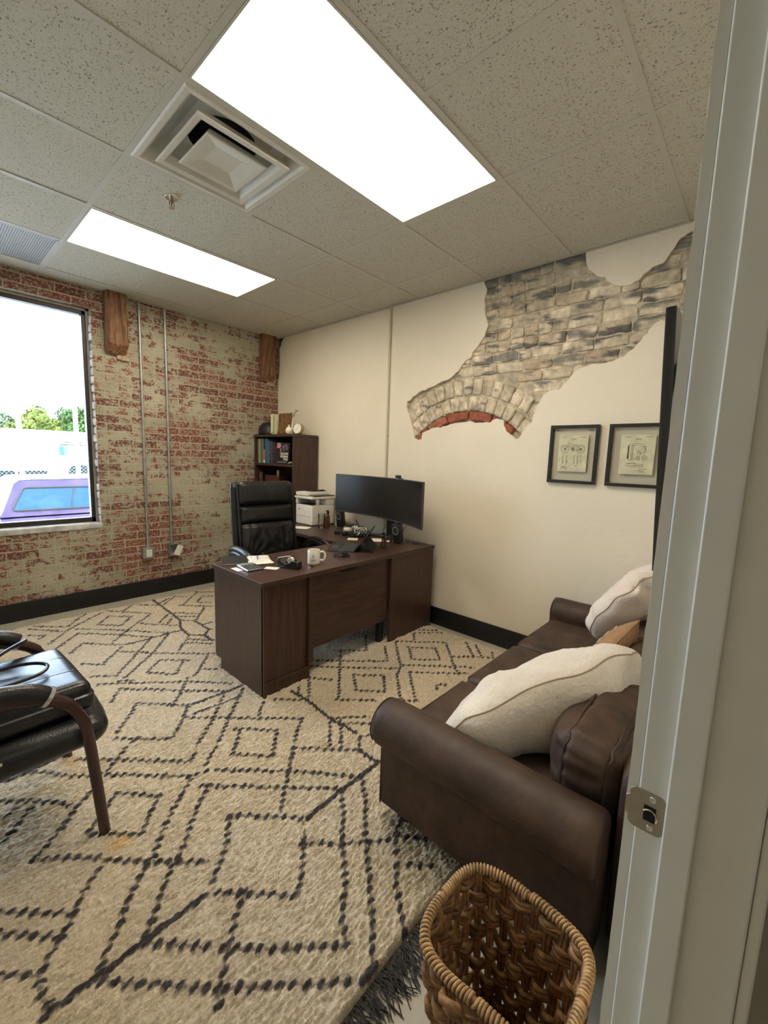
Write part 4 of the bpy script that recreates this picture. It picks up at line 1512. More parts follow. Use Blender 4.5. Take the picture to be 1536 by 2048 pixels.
pk = obj('peak', bm, M_HELM, t)
sm = pk.modifiers.new('thick', 'SOLIDIFY'); sm.thickness = .004
bm = NB(); tube(bm, [(.113 * math.cos(a), .133 * math.sin(a), .019 + .008 * math.sin(a)) for a in np.linspace(0, 2 * PI, 40, endpoint=False)], .004, 6, closed=True)
obj('rim_trim', bm, M_BLACKG, t)
bm = NB(); tube(bm, smoothpath([(-.10, .02, .03), (-.106, -.02, .012), (-.09, -.08, .006), (-.10, -.13, .006)], 5), .004, 5)
obj('chin_strap', bm, M_DGREY, t)

def topbook(y1, t_, h, d, col, label):
    return book(y1, t_, h, d, col, label, z=BT, x0=-.318, group='books standing on top of the bookcase')
b = topbook(-.338, .042, .214, .17, (.60, .60, .42), 'wide cream spined book standing beside the helmet')
bm = NB()
prism(bm, [(.020, .002), (-.006, .002), (-.018, .030), (.006, .014)], 'x', -.0872, -.0868)
obj('dark_corner_print', bm, M_BLACK, b, smooth=False)
topbook(-.382, .026, .205, .16, (.30, .33, .09), 'yellow green spined book standing between two pale ones')
topbook(-.410, .022, .200, .16, (.55, .56, .44), 'narrow pale grey book beside the picture cover book')
# facing book with autumn picture
t = thing('book', 'large book facing out with an autumn brown and gold picture cover on bookcase top', 'book', (-.292, -.556, BT))
t.rotation_euler = (0, math.radians(6), 0)
bm = NB(); box(bm, -.012, .012, -.118, .118, 0, .218)
m, nt, bb = nodes('autumn_picture')
v = coords(nt, scale=(1, 1, 1))
n = add(nt, 'ShaderNodeTexNoise'); n.inputs['Scale'].default_value = 26; n.inputs['Detail'].default_value = 9; n.inputs['Roughness'].default_value = .8
nt.links.new(v, n.inputs['Vector'])
r = ramp(nt, [(.30, (.012, .008, .006)), (.45, (.07, .028, .012)), (.55, (.22, .12, .03)), (.66, (.16, .035, .022)), (.8, (.34, .24, .07))])
nt.links.new(n.outputs[0], r.inputs[0]); nt.links.new(r.outputs[0], bb.inputs['Base Color'])
obj('cover', bm, m, t, smooth=False, bevel=.001)
bm = NB(); box(bm, -.010, .010, -.1188, -.1182, .004, .214)
obj('pages', bm, M_PAPER, t, smooth=False)
# vase with twigs
t = thing('bud_vase', 'small round cream bud vase holding thin dried twigs on bookcase top', 'vase', (-.295, -.640, BT))
bm = NB(); lathe(bm, [(0, 0), (.022, 0), (.034, .012), (.040, .034), (.037, .054), (.022, .070), (.0125, .076), (.0125, .092), (.0155, .096), (.0125, .097), (.0095, .090), (.0095, .078), (.0, .07)], seg=36)
obj('vase_body', bm, mk('cream_ceramic', (.72, .66, .53), .25, var=.05, coat=.3), t)
rr = random.Random(9)
for k in range(4):
    ang = rr.uniform(-.3, .3)
    L = rr.uniform(.12, .19)
    tip = Vector((rr.uniform(-.02, .03), -.05 - .055 * k / 1.4, .10 + L * .7))
    P = smoothpath([(0, 0, .06), tuple(Vector((0, -.01, .11))), tuple(tip * .7 + Vector((0, 0, .045))), tuple(tip)], 5)
    bm = NB(); tube(bm, P, .0011, 5)
    o = obj('twig', bm, mk('dry_twig', (.09, .07, .04), .8), t)
    bm = NB()
    for q in range(5):
        c = P[-1 - q * 2] if len(P) > q * 2 + 1 else P[-1]
        for s in (-1, 1):
            M = Matrix.Translation(c) @ Matrix.Rotation(rr.uniform(0, 6.3), 4, 'Z') @ Matrix.Rotation(rr.uniform(-.9, .9), 4, 'Y')
            rbox(bm, .007, 0, 0, .016, .007, .0016, r=.0008, n=2, M=M)
    obj('leaves', bm, mk('dry_leaf', (.16, .15, .07), .8), o)
# clock
t = thing('table_clock', 'round desk clock with white dial and yellow green drum on the bookcase edge', 'clock', (-.262, -.735, BT))
t.rotation_euler = (0, 0, math.radians(14))
MC = TR(0, 0, .058, ry=-PI / 2 + math.radians(10))
bm = NB(); lathe(bm, [(.0, -.048), (.046, -.048), (.054, -.040), (.056, 0), (.054, .004), (.050, .004)], seg=40, M=MC)
obj('drum', bm, mk('citron_enamel', (.30, .27, .055), .3, coat=.3), t)
bm = NB(); lathe(bm, [(0, .0005), (.0505, .0005), (.0505, .003), (0, .003)], seg=40, M=MC)
dl = obj('dial', bm, M_WHITEP, t)
bm = NB()
for k in range(12):
    a = k * PI / 6
    M = MC @ TR(.042 * math.cos(a), .042 * math.sin(a), .0035, rz=a)
    box(bm, -.004, .004, -.0008, .0008, -.0003, .0004, M)
box(bm, 0, .026, -.0012, .0012, 0, .0006, MC @ TR(0, 0, .0038, rz=2.3))
box(bm, 0, .036, -.0008, .0008, 0, .0006, MC @ TR(0, 0, .0042, rz=-.6))
obj('clock_hands', bm, M_BLACK, dl)
for s in (-1, 1):
    bm = NB()
    tube(bm, [(.01, s * .03, .03), (.045, s * .038, .0)], .0025, 6)
    obj('stand_leg', bm, M_BLACK, t)

# ------------------------------------------------------------------ executive office chair
ch = thing('office_chair', 'black leather high back office chair behind the desk', 'office chair', (-1.010, -1.44, 0), math.radians(-4))
tilt = math.radians(7)
def BM_(z0=.5):
    return Matrix.Translation((0, .05, z0)) @ Matrix.Rotation(-tilt, 4, 'X')
MB = BM_(.50)
bm = NB(); rbox(bm, 0, .055, .345, .545, .050, .68, r=.05, n=14, puff=(.006, .008, .0), M=MB)
obj('back_shell', bm, M_LEAB, ch)
def lined(bm, x, z0, z1, y, amp):
    pass
def cushion(name, w, h, d, zc, y, puff, wr=0, seed=0, n=20, creases=()):
    bm = NB()
    rbox(bm, 0, y, zc, w, d, h, r=d * .46, n=n, puff=(0, puff, 0), M=None)
    for v in bm.verts:
        c = v.co
        if wr and c.y < y:
            f = max(0, 1 - abs(c.x) / (w * .62))
            k = noise.fractal(Vector((c.x * 9 + seed, 0, c.z * 4)), 1, 2, 4)
            v.co.y += wr * k
            # fold lines fanning out from the lower corners
            for s in (-1, 1):
                a = math.atan2(c.z - (zc - h * .30), s * c.x * -1 + w * .40)
                rdist = math.hypot(s * -c.x + w * .40, c.z - (zc - h * .30))
                v.co.y += wr * .55 * math.sin(a * 17) * math.exp(-rdist * 8)
        for (axis, p, wd, dep) in creases:
            dd = (c.x - p) if axis == 'x' else (c.z - p)
            if c.y < y:
                v.co.y += dep * math.exp(-(dd / wd) ** 2)
    bmesh.ops.transform(bm, matrix=MB, verts=bm.verts)
    return obj(name, bm, M_LEAB, ch, angle=180)
cushion('headrest', .485, .190, .092, .592, .004, .012, .003, 1, creases=(('x', 0, .004, .006),))
cushion('upper_back_pad', .470, .140, .075, .424, .008, .010, .003, 2)
cushion('lower_back_pad', .470, .370, .080, .168, .004, .012, .014, 3, n=40, creases=(('x', .085, .005, .010), ('x', -.085, .005, .006), ('z', .335, .006, .006)))
for s in (-1, 1):
    bm = NB()
    tube(bm, [MB @ Vector((s * .243, -.012, z)) for z in np.linspace(.02, .665, 20)], .010, 8)
    obj('side_piping', bm, M_LEAB, ch)
bm = NB(); rbox(bm, 0, -.20, .475, .52, .50, .10, r=.045, n=14, puff=(0, 0, .015))
obj('seat', bm, M_LEAB, ch)
bm = NB(); rbox(bm, 0, -.20, .415, .44, .42, .03, r=.01, n=4)
obj('seat_pan', bm, M_BLACK, ch)
for s in (-1, 1):
    bm = NB()
    P = smoothpath([(s * .300, .055, .545), (s * .335, .04, .615), (s * .345, -.06, .672), (s * .345, -.20, .668), (s * .340, -.31, .635), (s * .325, -.345, .56), (s * .29, -.33, .47), (s * .24, -.26, .43)], 7)
    tube(bm, P, [.020 if 6 < i < 30 else .017 for i in range(len(P))], 12, flat=1.6)
    o = obj('armrest', bm, M_LEAB, ch)
    bm = NB()
    Q = smoothpath([(s * .343, .0, .676), (s * .347, -.08, .692), (s * .347, -.20, .689), (s * .342, -.30, .660)], 6)
    tube(bm, Q, [.016] + [.024] * (len(Q) - 2) + [.016], 12, flat=1.35)
    obj('arm_pad', bm, M_LEAB, o)
bm = NB(); lathe(bm, [(0, .11), (.028, .11), (.028, .26), (.018, .27), (.018, .40), (0, .40)], seg=20, M=TR(0, -.18, 0))
obj('gas_column', bm, M_BLACK, ch)
for k in range(5):
    a = 2 * PI * k / 5 + .3
    M = TR(0, -.18, 0, rz=a)
    bm = NB()
    tube(bm, [M @ Vector(p) for p in ((0, 0, .115), (.12, 0, .11), (.29, 0, .075))], [.028, .024, .016], 8)
    o = obj('base_arm', bm, M_BLACK, ch)
    bm = NB()
    for s in (-1, 1):
        lathe(bm, [(0, -.009), (.024, -.009), (.026, 0), (.024, .009), (0, .009)], seg=18, M=M @ TR(.285, s * .016, .052, rx=PI / 2))
    obj('caster', bm, M_BLACKG, o)

# ------------------------------------------------------------------ guest armchair (left foreground) facing +x
gc = thing('guest_chair', 'black vinyl guest armchair with dark mahogany frame at the left edge', 'armchair', (-2.80, -2.44, 0))
bm = NB()
rbox(bm, .015, 0, .396, .56, .485, .102, r=.050, n=20, puff=(.022, .0, .018), wob=.002, ws=10)
obj('seat', bm, M_LEAB, gc)
bm = NB()
rbox(bm, -.33, 0, .72, .10, .50, .52, r=.048, n=14, puff=(.015, 0, 0), M=Matrix.Translation((-.0, 0, 0)) @ Matrix.Rotation(math.radians(-8), 4, 'Y') @ Matrix.Translation((.07, 0, 0)))
obj('backrest', bm, M_LEAB, gc)
for s in (-1, 1):
    y = s * .278
    bm = NB()
    P = smoothpath([(-.36, y, .600), (-.25, y * .985, .628), (-.08, y, .634), (.06, y, .618), (.155, y, .575), (.205, y, .500), (.225, y, .40), (.258, y, .0)], 7)
    n = len(P)
    tube(bm, P, [.0140 if i > n * .6 else .0170 for i in range(n)], 12, flat=1.25)
    o = obj('front_leg', bm, M_MAHOG, gc)
    bm = NB()
    Q = smoothpath([(-.30, y * .99, .632), (-.20, y * .99, .652), (-.06, y, .658), (.06, y, .640), (.122, y, .606)], 7)
    tube(bm, Q, [.018] + [.026] * (len(Q) - 2) + [.023], 14, flat=1.25)
    ap = obj('arm_pad', bm, M_LEAB, o)
    bm = NB()
    tube(bm, [Q[-1] + Vector((-.006, 0, .004)), Q[-1] + Vector((.004, 0, -.003))], .0272, 14, flat=1.25)
    obj('arm_ferrule', bm, M_ALU, o)
    bm = NB()
    tube(bm, smoothpath([(-.34, y, .60), (-.33, y, .35), (-.37, y, .0)], 6), .017, 10)
    obj('rear_leg', bm, M_MAHOG, gc)
bm = NB()
lathe(bm, [(0, 0), (.007, 0), (.006, .004), (0, .005)], seg=14, M=TR(.00, -.245, .420, rx=PI / 2))
obj('frame_bolt', bm, M_CHROME, gc)

# handbag lying on the seat
hb = thing('handbag', 'black leather satchel handbag lying on the seat of the guest armchair', 'handbag', (-2.768, -2.425, .462), math.radians(3))
bm = NB()
rbox(bm, 0, 0, .054, .46, .43, .106, r=.026, n=24, puff=(0, 0, .008), wob=.0025, ws=5, seed=3)
for v in bm.verts:
    c = v.co
    if c.z > .06:
        v.co.x *= 1 - .05 * (c.z / .115)
        v.co.y *= 1 - .05 * (c.z / .115)
        for yy in (-.075, .075):
            v.co.z -= .004 * math.exp(-((c.y - yy) / .005) ** 2)
obj('bag_body', bm, M_BAG, hb)
for yy in (-.075, .075):
    bm = NB(); tube(bm, [(x, yy, .107 + .006 * (1 - (x / .21) ** 2)) for x in np.linspace(-.20, .20, 14)], .0022, 6)
    obj('seam', bm, M_BAG, hb)
bm = NB()
tube(bm, smoothpath([(-.13, .06, .124), (-.05, .15, .135), (.06, .155, .165), (.10, .11, .20), (.04, .09, .185), (-.02, .05, .17)], 7), .0062, 8)
tube(bm, smoothpath([(-.14, -.06, .124), (-.10, .03, .135), (.06, .035, .140), (.13, -.02, .138), (.10, -.075, .132), (-.02, -.10, .132), (-.10, -.115, .130)], 8), .0062, 8)
obj('handle', bm, M_BAG, hb)
bm = NB()
rbox(bm, -.02, .055, .172, .26, .026, .005, r=.002, n=4, M=TR(-.03, -.005, -.028, ry=math.radians(-19), rz=math.radians(28)))
obj('strap', bm, M_BAG, hb)
M_GOLD = mk('pale_gold_hardware', (.80, .66, .48), .2, metal=1, var=.05)
for (x, y, z) in ((-.02, .045, .168), (-.075, -.03, .136), (-.07, -.065, .136), (-.09, .02, .15)):
    bm = NB(); lathe(bm, [(0, 0), (.008, 0), (.0075, .004), (0, .006)], seg=16, M=TR(x, y, z))
    obj('rivet', bm, M_GOLD, hb)
bm = NB(); rbox(bm, -.075, -.05, .132, .035, .075, .006, r=.003, n=4, M=TR(0, 0, 0))
obj('tab', bm, M_BAG, hb)
bm = NB(); tube(bm, [(-.095 + .014 * math.cos(a), .0, .150 + .014 * math.sin(a)) for a in np.linspace(0, 2 * PI, 18, endpoint=False)], .0028, 7, closed=True)
obj('ring', bm, M_GOLD, hb)

# ------------------------------------------------------------------ sofa along the door wall, facing +y
sf = thing('sofa', 'dark brown distressed leather sofa with rolled arms along the door wall', 'sofa', (-.95, -3.8, 0))
SY0, SY1 = -4.135, -3.375
def arm(x_out, x_in, name='armrest'):
    """x_out: outer face of the straight panel; roll overhangs beyond it"""
    s = -1 if x_out < x_in else 1
    r = .088
    cx = x_in + s * (r - .004)
    cz = .418
    prof = [(x_in, .085), (x_in, .37)]
    a0, a1 = (-.35, PI + .55)
    for k in range(25):
        a = a0 + (a1 - a0) * k / 24
        prof.append((cx - s * r * math.cos(a), cz + r * math.sin(a)))
    prof += [(x_out + s * .0, .345), (x_out, .085)]
    bm = NB()
    N = 44
    rings = []
    for i in range(N + 1):
        t = i / N
        y = SY1 - (SY1 - SY0) * t
        e = min(t, 1 - t) * N
        k = 1 - .10 * max(0, 1 - e / 1.5) ** 2
        ring = []
        for (x, z) in prof:
            xx = cx + (x - cx) * k if z > .36 else x
            zz = cz + (z - cz) * k if z > .36 else z
            w = noise.noise(Vector((x * 5, y * 5, z * 5))) * .003
            ring.append(bm.verts.new((xx + w, y, zz + w)))
        rings.append(ring)
    m = len(prof)
    for A, B in zip(rings[:-1], rings[1:]):
        for k in range(m):
            bm.faces.new([A[k], A[(k + 1) % m], B[(k + 1) % m], B[k]])
    bm.faces.new(rings[0]); bm.faces.new(rings[-1][::-1])
    o = obj(name, bm, M_SOFA, sf, world=True, angle=50, bevel=.006)
    bm = NB()
    tube(bm, [(cx + (x - cx) * .93 if z > .36 else x - s * .002, SY1 + .000, cz + (z - cz) * .93 if z > .36 else z) for x, z in prof], .003, 6)
    obj('piping', bm, M_SOFA, o)
    return o
arm(-1.800, -1.698)
arm(-.045, -.147)
bm = NB(); rbox(bm, (-1.70 - .15) / 2, (-3.395 - 4.10) / 2, .175, 1.56, .70, .19, r=.02, n=10)
obj('base', bm, M_SOFA, sf, world=True)
sx = [-1.700, -1.245, -.705, -.150]
for k in range(3):
    bm = NB()
    x0, x1 = sx[k] + .003, sx[k + 1] - .003
    rbox(bm, (x0 + x1) / 2, (-3.392 - 4.04) / 2, .325, x1 - x0, .648, .135, r=.034, n=18, puff=(0, .004, .014), wob=.005, ws=6, seed=k)
    o = obj('seat_cushion', bm, M_SOFA, sf, world=True)
    bm = NB()
    yf = -3.400
    tube(bm, [(x0 + .02, yf + .000, .382), (x1 - .02, yf + .000, .382)], .003, 6)
    obj('piping', bm, M_SOFA, o)
bm = NB(); rbox(bm, -.915, -4.185, .345, 1.62, .100, .54, r=.045, n=18, puff=(0, .0, .004), wob=.003, ws=5)
obj('back_frame', bm, M_SOFA, sf, world=True)
def backcush(x0, x1, seed, lean=10):
    M = Matrix.Translation(((x0 + x1) / 2, -4.047, .508)) @ Matrix.Rotation(math.radians(4), 4, 'X')
    hc = .225
    bm = NB()
    rbox(bm, 0, 0, 0, x1 - x0, .17, hc, r=.045, n=34, puff=(0.012, .065, .016), wob=.007, ws=6, seed=seed)
    w, h = (x1 - x0) / 2, hc / 2
    for v in bm.verts:   # drawn-in seams with puckers along the boxed edge
        c = v.co
        for ys_ in (.058, -.058):
            ex_ = max(abs(c.x) / w, abs(c.z) / h)
            if ex_ > .80:
                kk = math.exp(-((c.y - ys_) / .010) ** 2)
                c.x *= 1 - .018 * kk; c.z *= 1 - .03 * kk
        pk = noise.noise(Vector((c.x * 34, c.y * 7, c.z * 34 + seed)))
        ex_ = max(abs(c.x) / w, abs(c.z) / h)
        if ex_ > .7:
            v.co += Vector((c.x, 0, c.z)).normalized() * pk * .006 * min(1, (ex_ - .7) * 4)
            v.co.y += pk * .004
    for v in bm.verts:
        v.co = M @ v.co
    o = obj('back_cushion', bm, M_SOFA, sf, world=True, angle=180)
    bm = NB()
    for ys_ in (.058, -.058):
        P = []
        for a in np.linspace(0, 2 * PI, 80, endpoint=False):
            ca, sa = math.cos(a), math.sin(a)
            P.append(M @ Vector(((w - .001) * abs(ca) ** .30 * (1 if ca > 0 else -1), ys_ + .003 * math.sin(a * 9), (h + .001) * abs(sa) ** .30 * (1 if sa > 0 else -1))))
        tube(bm, P, .0045, 7, closed=True)
        o2 = obj('piping', bm, M_SOFA, o)
        bm = NB()
    bm.free()
backcush(-1.692, -1.180, 1)
backcush(-1.170, -.680, 2)
backcush(-.670, -.165, 3)
for x in (-1.73, -.10):
    for y in (-3.45, -4.10):
        bm = NB(); rbox(bm, x, y, .046, .05, .05, .090, r=.008, n=3)
        obj('foot', bm, M_MAHOG, sf, world=True)

def pillow(name, label, w, h, d, M, mat_, seam_mat, seed=0, n=40, cat='pillow', wob=.012, pinch=.10, seam=True, group=None, sag=0, rnd_=0, wave=0):
    t = thing(name, label, cat, tuple(M.to_translation()), 0, group)
    R = M.to_3x3().to_4x4()
    bm = NB()
    V = {}
    def P(u, v, s):
        f = max(0, (1 - abs(u) ** 2.4) * (1 - abs(v) ** 2.4)) ** .52
        x = u * w / 2 * (1 - pinch * (1 - v * v) * abs(u) ** 3)
        y = v * h / 2 * (1 - pinch * (1 - u * u) * abs(v) ** 3)
        rc_ = 1 - rnd_ * (abs(u) * abs(v)) ** 3
        x *= rc_; y *= rc_
        z = s * d / 2 * f
        q = Vector((x, y, z))
        k = noise.fractal(q * 5.5 + Vector((seed * 3.1, s, 0)), 1, 2, 4)
        z += wob * k * (f ** .5) * s
        cr = noise.noise(Vector((math.atan2(v, u) * 3.5, seed, s * 2))) * wob * 1.3 * math.hypot(u, v) ** 2 * f ** .35
        z += cr * s + wave * noise.noise(Vector((u * 2.2 + seed, v * 2.2, 4.4)))
        q = Vector((x, y, z - sag * (1 - u * u)))
        return q
    for s in (-1, 1):
        for i in range(n + 1):
            for j in range(n + 1):
                u, v = math.sin(PI / 2 * (-1 + 2 * i / n)), math.sin(PI / 2 * (-1 + 2 * j / n))
                edge = i in (0, n) or j in (0, n)
                key = (i, j, 0 if edge else s)
                if key not in V:
                    V[key] = bm.verts.new(R @ P(u, v, 0 if edge else s))
        for i in range(n):
            for j in range(n):
                ks = [(i, j), (i + 1, j), (i + 1, j + 1), (i, j + 1)]
                vs = [V[(a, b, 0)] if (a in (0, n) or b in (0, n)) else V[(a, b, s)] for a, b in ks]
                try:
                    bm.faces.new(vs)
                except ValueError:
                    pass
    edge = [(i, 0) for i in range(n)] + [(n, j) for j in range(n)] + [(i, n) for i in range(n, 0, -1)] + [(0, j) for j in range(n, 0, -1)]
    EP = [V[(a, b, 0)].co.copy() for a, b in edge]
    obj('pillow_cover', bm, mat_, t, angle=180)
    if seam:
        bm = NB(); tube(bm, EP, .0028, 6, closed=True)
        obj('seam', bm, seam_mat, t)
    return t
M_SEAM = mk('tan_seam_thread', (.38, .29, .20), .9)
# big ivory pillow reclining on the near seat; local x runs along its visible edge
def frame(origin, xd, zd):
    x = Vector(xd).normalized(); z = Vector(zd); z = (z - x * z.dot(x)).normalized(); y = z.cross(x)
    M = Matrix((x, y, z)).transposed().to_4x4(); M.translation = Vector(origin)
    return M
A_, B2 = Vector((-1.755, -3.650, .512)), Vector((-1.190, -4.070, .755))
xd = (B2 - A_).normalized()
mid = (A_ + B2) / 2
nrm = Vector((.40, .75, .55)); nrm = (nrm - xd * nrm.dot(xd)).normalized()
down = xd.cross(nrm)
if down.z > 0: down = -down
hp = .40
Mp = frame(mid + down * (hp / 2), xd, nrm)
pillow('throw_pillow', 'large fluffy ivory pillow with a visible seam on the near seat of the sofa', (B2 - A_).length, hp, .31, Mp, M_PLUSH, M_SEAM, 2, wob=.020, pinch=-.14, sag=.0, rnd_=.10, wave=.035)
Mp = frame((-.385, -3.885, .675), (.93, -.34, .08), (-.36, .84, .40))
pillow('throw_pillow', 'fluffy blush cream pillow standing at the far end of the sofa', .46, .48, .22, Mp, M_PLUSH2, M_SEAM, 5, wob=.022, pinch=-.04, rnd_=.22, wave=.02)
m, nt, bb = nodes('tan_patterned_cloth')
v = coords(nt)
ck = add(nt, 'ShaderNodeTexBrick'); ck.inputs['Scale'].default_value = 1; ck.inputs['Brick Width'].default_value = .045; ck.inputs['Row Height'].default_value = .05; ck.inputs['Mortar Size'].default_value = .012
ck.inputs['Color1'].default_value = (.60, .52, .40, 1); ck.inputs['Color2'].default_value = (.52, .44, .32, 1); ck.inputs['Mortar'].default_value = (.33, .19, .095, 1)
nt.links.new(v, ck.inputs['Vector']); nt.links.new(ck.outputs['Color'], bb.inputs['Base Color']); bb.inputs['Roughness'].default_value = .8
M_TANB = mk('tan_suede', (.33, .185, .09), .8, var=.15, scale=20)
Mp = frame((-.82, -3.90, .555), (.62, -.42, .66), (.15, .80, .58))
t = pillow('throw_pillow', 'tan pillow with a cream printed front tucked between the two fluffy pillows', .30, .30, .12, Mp, M_TANB, M_TANB, 7, wob=.006)
bm = NB()
R = Mp.to_3x3().to_4x4()
for i in range(3):
    for j in range(5):
        u, v_ = -.6 + .3 * j, -.05 + .3 * i
        f = max(0, (1 - abs(u) ** 2.4) * (1 - abs(v_) ** 2.4)) ** .52
        M = R @ TR(u * .145, v_ * .145, .060 * f + .003)
        rbox(bm, 0, 0, 0, .036, .026, .006, r=.003, n=3, M=M)
obj('printed_motif', bm, mk('cream_print', (.66, .60, .48), .8), t)

# ------------------------------------------------------------------ woven basket
bk = thing('wicker_basket', 'brown woven wicker basket with wrapped rim on the floor in front of the sofa arm', 'basket', (-2.112, -4.030, 0), math.radians(2))
HB = .352
def bpt(a, z, off=0):
    t_ = z / HB
    hx, hy = (.102 + .034 * t_), (.122 + .036 * t_)
    ca, sa = math.cos(a), math.sin(a)
    e = .50
    x = hx * abs(ca) ** e * (1 if ca > 0 else -1); y = hy * abs(sa) ** e * (1 if sa > 0 else -1)
    n_ = Vector((x / hx ** 2, y / hy ** 2, 0)).normalized()
    return Vector((x, y, z)) + n_ * off
# even arc-length angles
NA = 720
tab = [bpt(2 * PI * k / NA, HB * .6) for k in range(NA + 1)]
cum = [0]
for k in range(NA):
    cum.append(cum[-1] + (tab[k + 1] - tab[k]).length)
def ang(s):
    s = (s % 1.0) * cum[-1]
    i = min(NA - 1, int(np.searchsorted(cum, s, side='right')) - 1)
    return 2 * PI * (i + (s - cum[i]) / max(1e-9, cum[i + 1] - cum[i])) / NA
M_REED = attr_mat('twisted_water_hyacinth', .62, .55, 130, .003, .45, 60)
rr = random.Random(8)
reed = [(.34, .175, .065), (.26, .125, .044), (.18, .080, .028), (.42, .245, .10), (.22, .105, .040)]
def reedmesh(name, bm, colr):
    bmesh.ops.recalc_face_normals(bm, faces=bm.faces)
    me = bpy.data.meshes.new(name); bm.to_mesh(me); bm.free()
    setcol(me, np.array(colr, dtype=np.float32))
    return obj(name, me, M_REED, bk, angle=180)
NS = 28
bm = NB(); cols = []
def addc(bm, c):
    while len(cols) < len(bm.verts):
        k = rr.uniform(.8, 1.2)
        cols.append(tuple(q * k for q in c))
# stakes: pairs of vertical reeds
for k in range(NS):
    c = rr.choice(reed)
    for d in (-.010, .010):
        a = ang((k + .5) / NS + d / 2.0)
        P = [bpt(a, z, .0025 * math.sin(z * 60 + k)) for z in np.linspace(.004, HB - .01, 14)]
        tube(bm, P, .0058, 6)
    addc(bm, c)
reedmesh('stakes', bm, cols)
bm = NB(); cols = []
rows = 8
for r_ in range(rows):
    z0 = .022 + r_ * (HB - .050) / (rows - 1) * .98
    for strand in range(3):
        c = rr.choice(reed)
        P = []
        M_ = NS * 6
        for q in range(M_):
            s = q / M_
            ph = PI * (s * NS) + (r_ % 2) * PI
            off = .0095 * math.sin(ph)
            zz = z0 + (strand - 1) * .0100 + .0028 * math.sin(s * 46 + strand * 2 + r_)
            P.append(bpt(ang(s), zz, off))
        tube(bm, P, [.0068 + .0014 * math.sin(i * .9 + strand) for i in range(M_)], 6, closed=True)
        addc(bm, c)
reedmesh('weave', bm, cols)
# wrapped rim: coiled strand round a core
bm = NB(); cols = []
M_ = 240
P = [bpt(ang(q / M_), HB + .004 * math.sin(q * .11) - .003) for q in range(M_)]
tube(bm, P, .0085, 8, closed=True); addc(bm, reed[1])
turns = 118
P = []
M2 = turns * 9
for q in range(M2):
    s = q / M2
    a = ang(s)
    c = bpt(a, HB + .004 * math.sin(s * 240 * .11) - .003)
    n_ = (bpt(a, HB, .01) - bpt(a, HB)).normalized()
    w = 2 * PI * turns * s
    P.append(c + n_ * (.0098 * math.cos(w)) + Vector((0, 0, .0098 * math.sin(w))))
tube(bm, P, .0034, 5, closed=True)
while len(cols) < len(bm.verts):
    i = len(cols); k = .75 + .5 * (noise.noise(Vector((i * .0009, 0, 3))) + .5)
    cols.append((.46 * k, .29 * k, .13 * k))
reedmesh('rim', bm, cols)
bm = NB(); cols = []
for k in range(11):
    x = -.088 + .0176 * k
    P = [Vector((x + .003 * math.sin(y * 50), y, .010 + .004 * math.sin(y * 90 + k * PI))) for y in np.linspace(-.112, .112, 24)]
    tube(bm, P, .0075, 6); addc(bm, rr.choice(reed))
for k in range(8):
    y = -.098 + .028 * k
    P = [Vector((x, y, .010 - .004 * math.sin(x * 180 + k * PI))) for x in np.linspace(-.092, .092, 24)]
    tube(bm, P, .0055, 6); addc(bm, rr.choice(reed))
reedmesh('basket_base', bm, cols)
bm = NB(); tube(bm, smoothpath([bpt(ang(.44), HB - .03, .012), bpt(ang(.45), HB - .02, .030), bpt(ang(.47), HB - .012, .030), bpt(ang(.48), HB - .03, .012)], 6), .008, 8)
cols = []; addc(bm, reed[0])
reedmesh('side_handle', bm, cols)

# ------------------------------------------------------------------ monitor: very wide curved screen
e0, e1 = Vector((-.215, -1.285)), Vector((-.435, -2.490))      # left and right ends seen from the chair side
mid = (e0 + e1) / 2
dirv = (e1 - e0).normalized()
ex, ey = dirv.x, dirv.y
nv = Vector((dirv.y, -dirv.x))      # towards the chair side
if nv.x > 0:
    nv = -nv
mo = thing('monitor', 'very wide curved black monitor standing in the corner of the desk', 'monitor', (mid.x + .09, mid.y, DZ))
W_ = (e1 - e0).length
Rc = 1.8
z0m, z1m = .878, 1.236
def mp(u, z, off=0):
    """u -1..1 along the width; off towards viewer"""
    a = u * (W_ / 2) / Rc
    sag = Rc * math.cos(a) - Rc * math.cos(W_ / 2 / Rc)
    p = mid + dirv * (Rc * math.sin(a) * (W_ / 2) / (Rc * math.sin(W_ / 2 / Rc))) - nv * sag * 1.0 + nv * off
    return Vector((p.x, p.y, z))
def slab(bm, u0, u1, z0, z1, o0, o1, n=32):
    R = []
    for k in range(n + 1):
        u = u0 + (u1 - u0) * k / n
        R.append([bm.verts.new(mp(u, z0, o0)), bm.verts.new(mp(u, z1, o0)), bm.verts.new(mp(u, z1, o1)), bm.verts.new(mp(u, z0, o1))])
    for A, B in zip(R[:-1], R[1:]):
        for k in range(4):
            bm.faces.new([A[k], A[(k + 1) % 4], B[(k + 1) % 4], B[k]])
    bm.faces.new(R[0]); bm.faces.new(R[-1][::-1])
bm = NB(); slab(bm, -1, 1, z0m, z1m, -.022, 0)
obj('monitor_body', bm, M_DGREY, mo, world=True, bevel=.002)
bm = NB(); slab(bm, -.993, .993, z0m + .012, z1m - .006, -.001, .0008)
M_SCREEN = mk('dark_lcd_screen', (.006, .007, .008), .24, var=.1, spec=.6)
obj('screen', bm, M_SCREEN, mo, world=True)
bm = NB()
c0 = mp(0, DZ, -.10)
rbox(bm, c0.x, c0.y, (z0m + DZ) / 2 + .10, .045, .07, .34, r=.012, n=5)
rbox(bm, (c0.x + mp(0, 0, -.02).x) / 2, c0.y, 1.03, .10, .09, .09, r=.01, n=5)
obj('stand_neck', bm, M_BLACK, mo, world=True)
bm = NB()
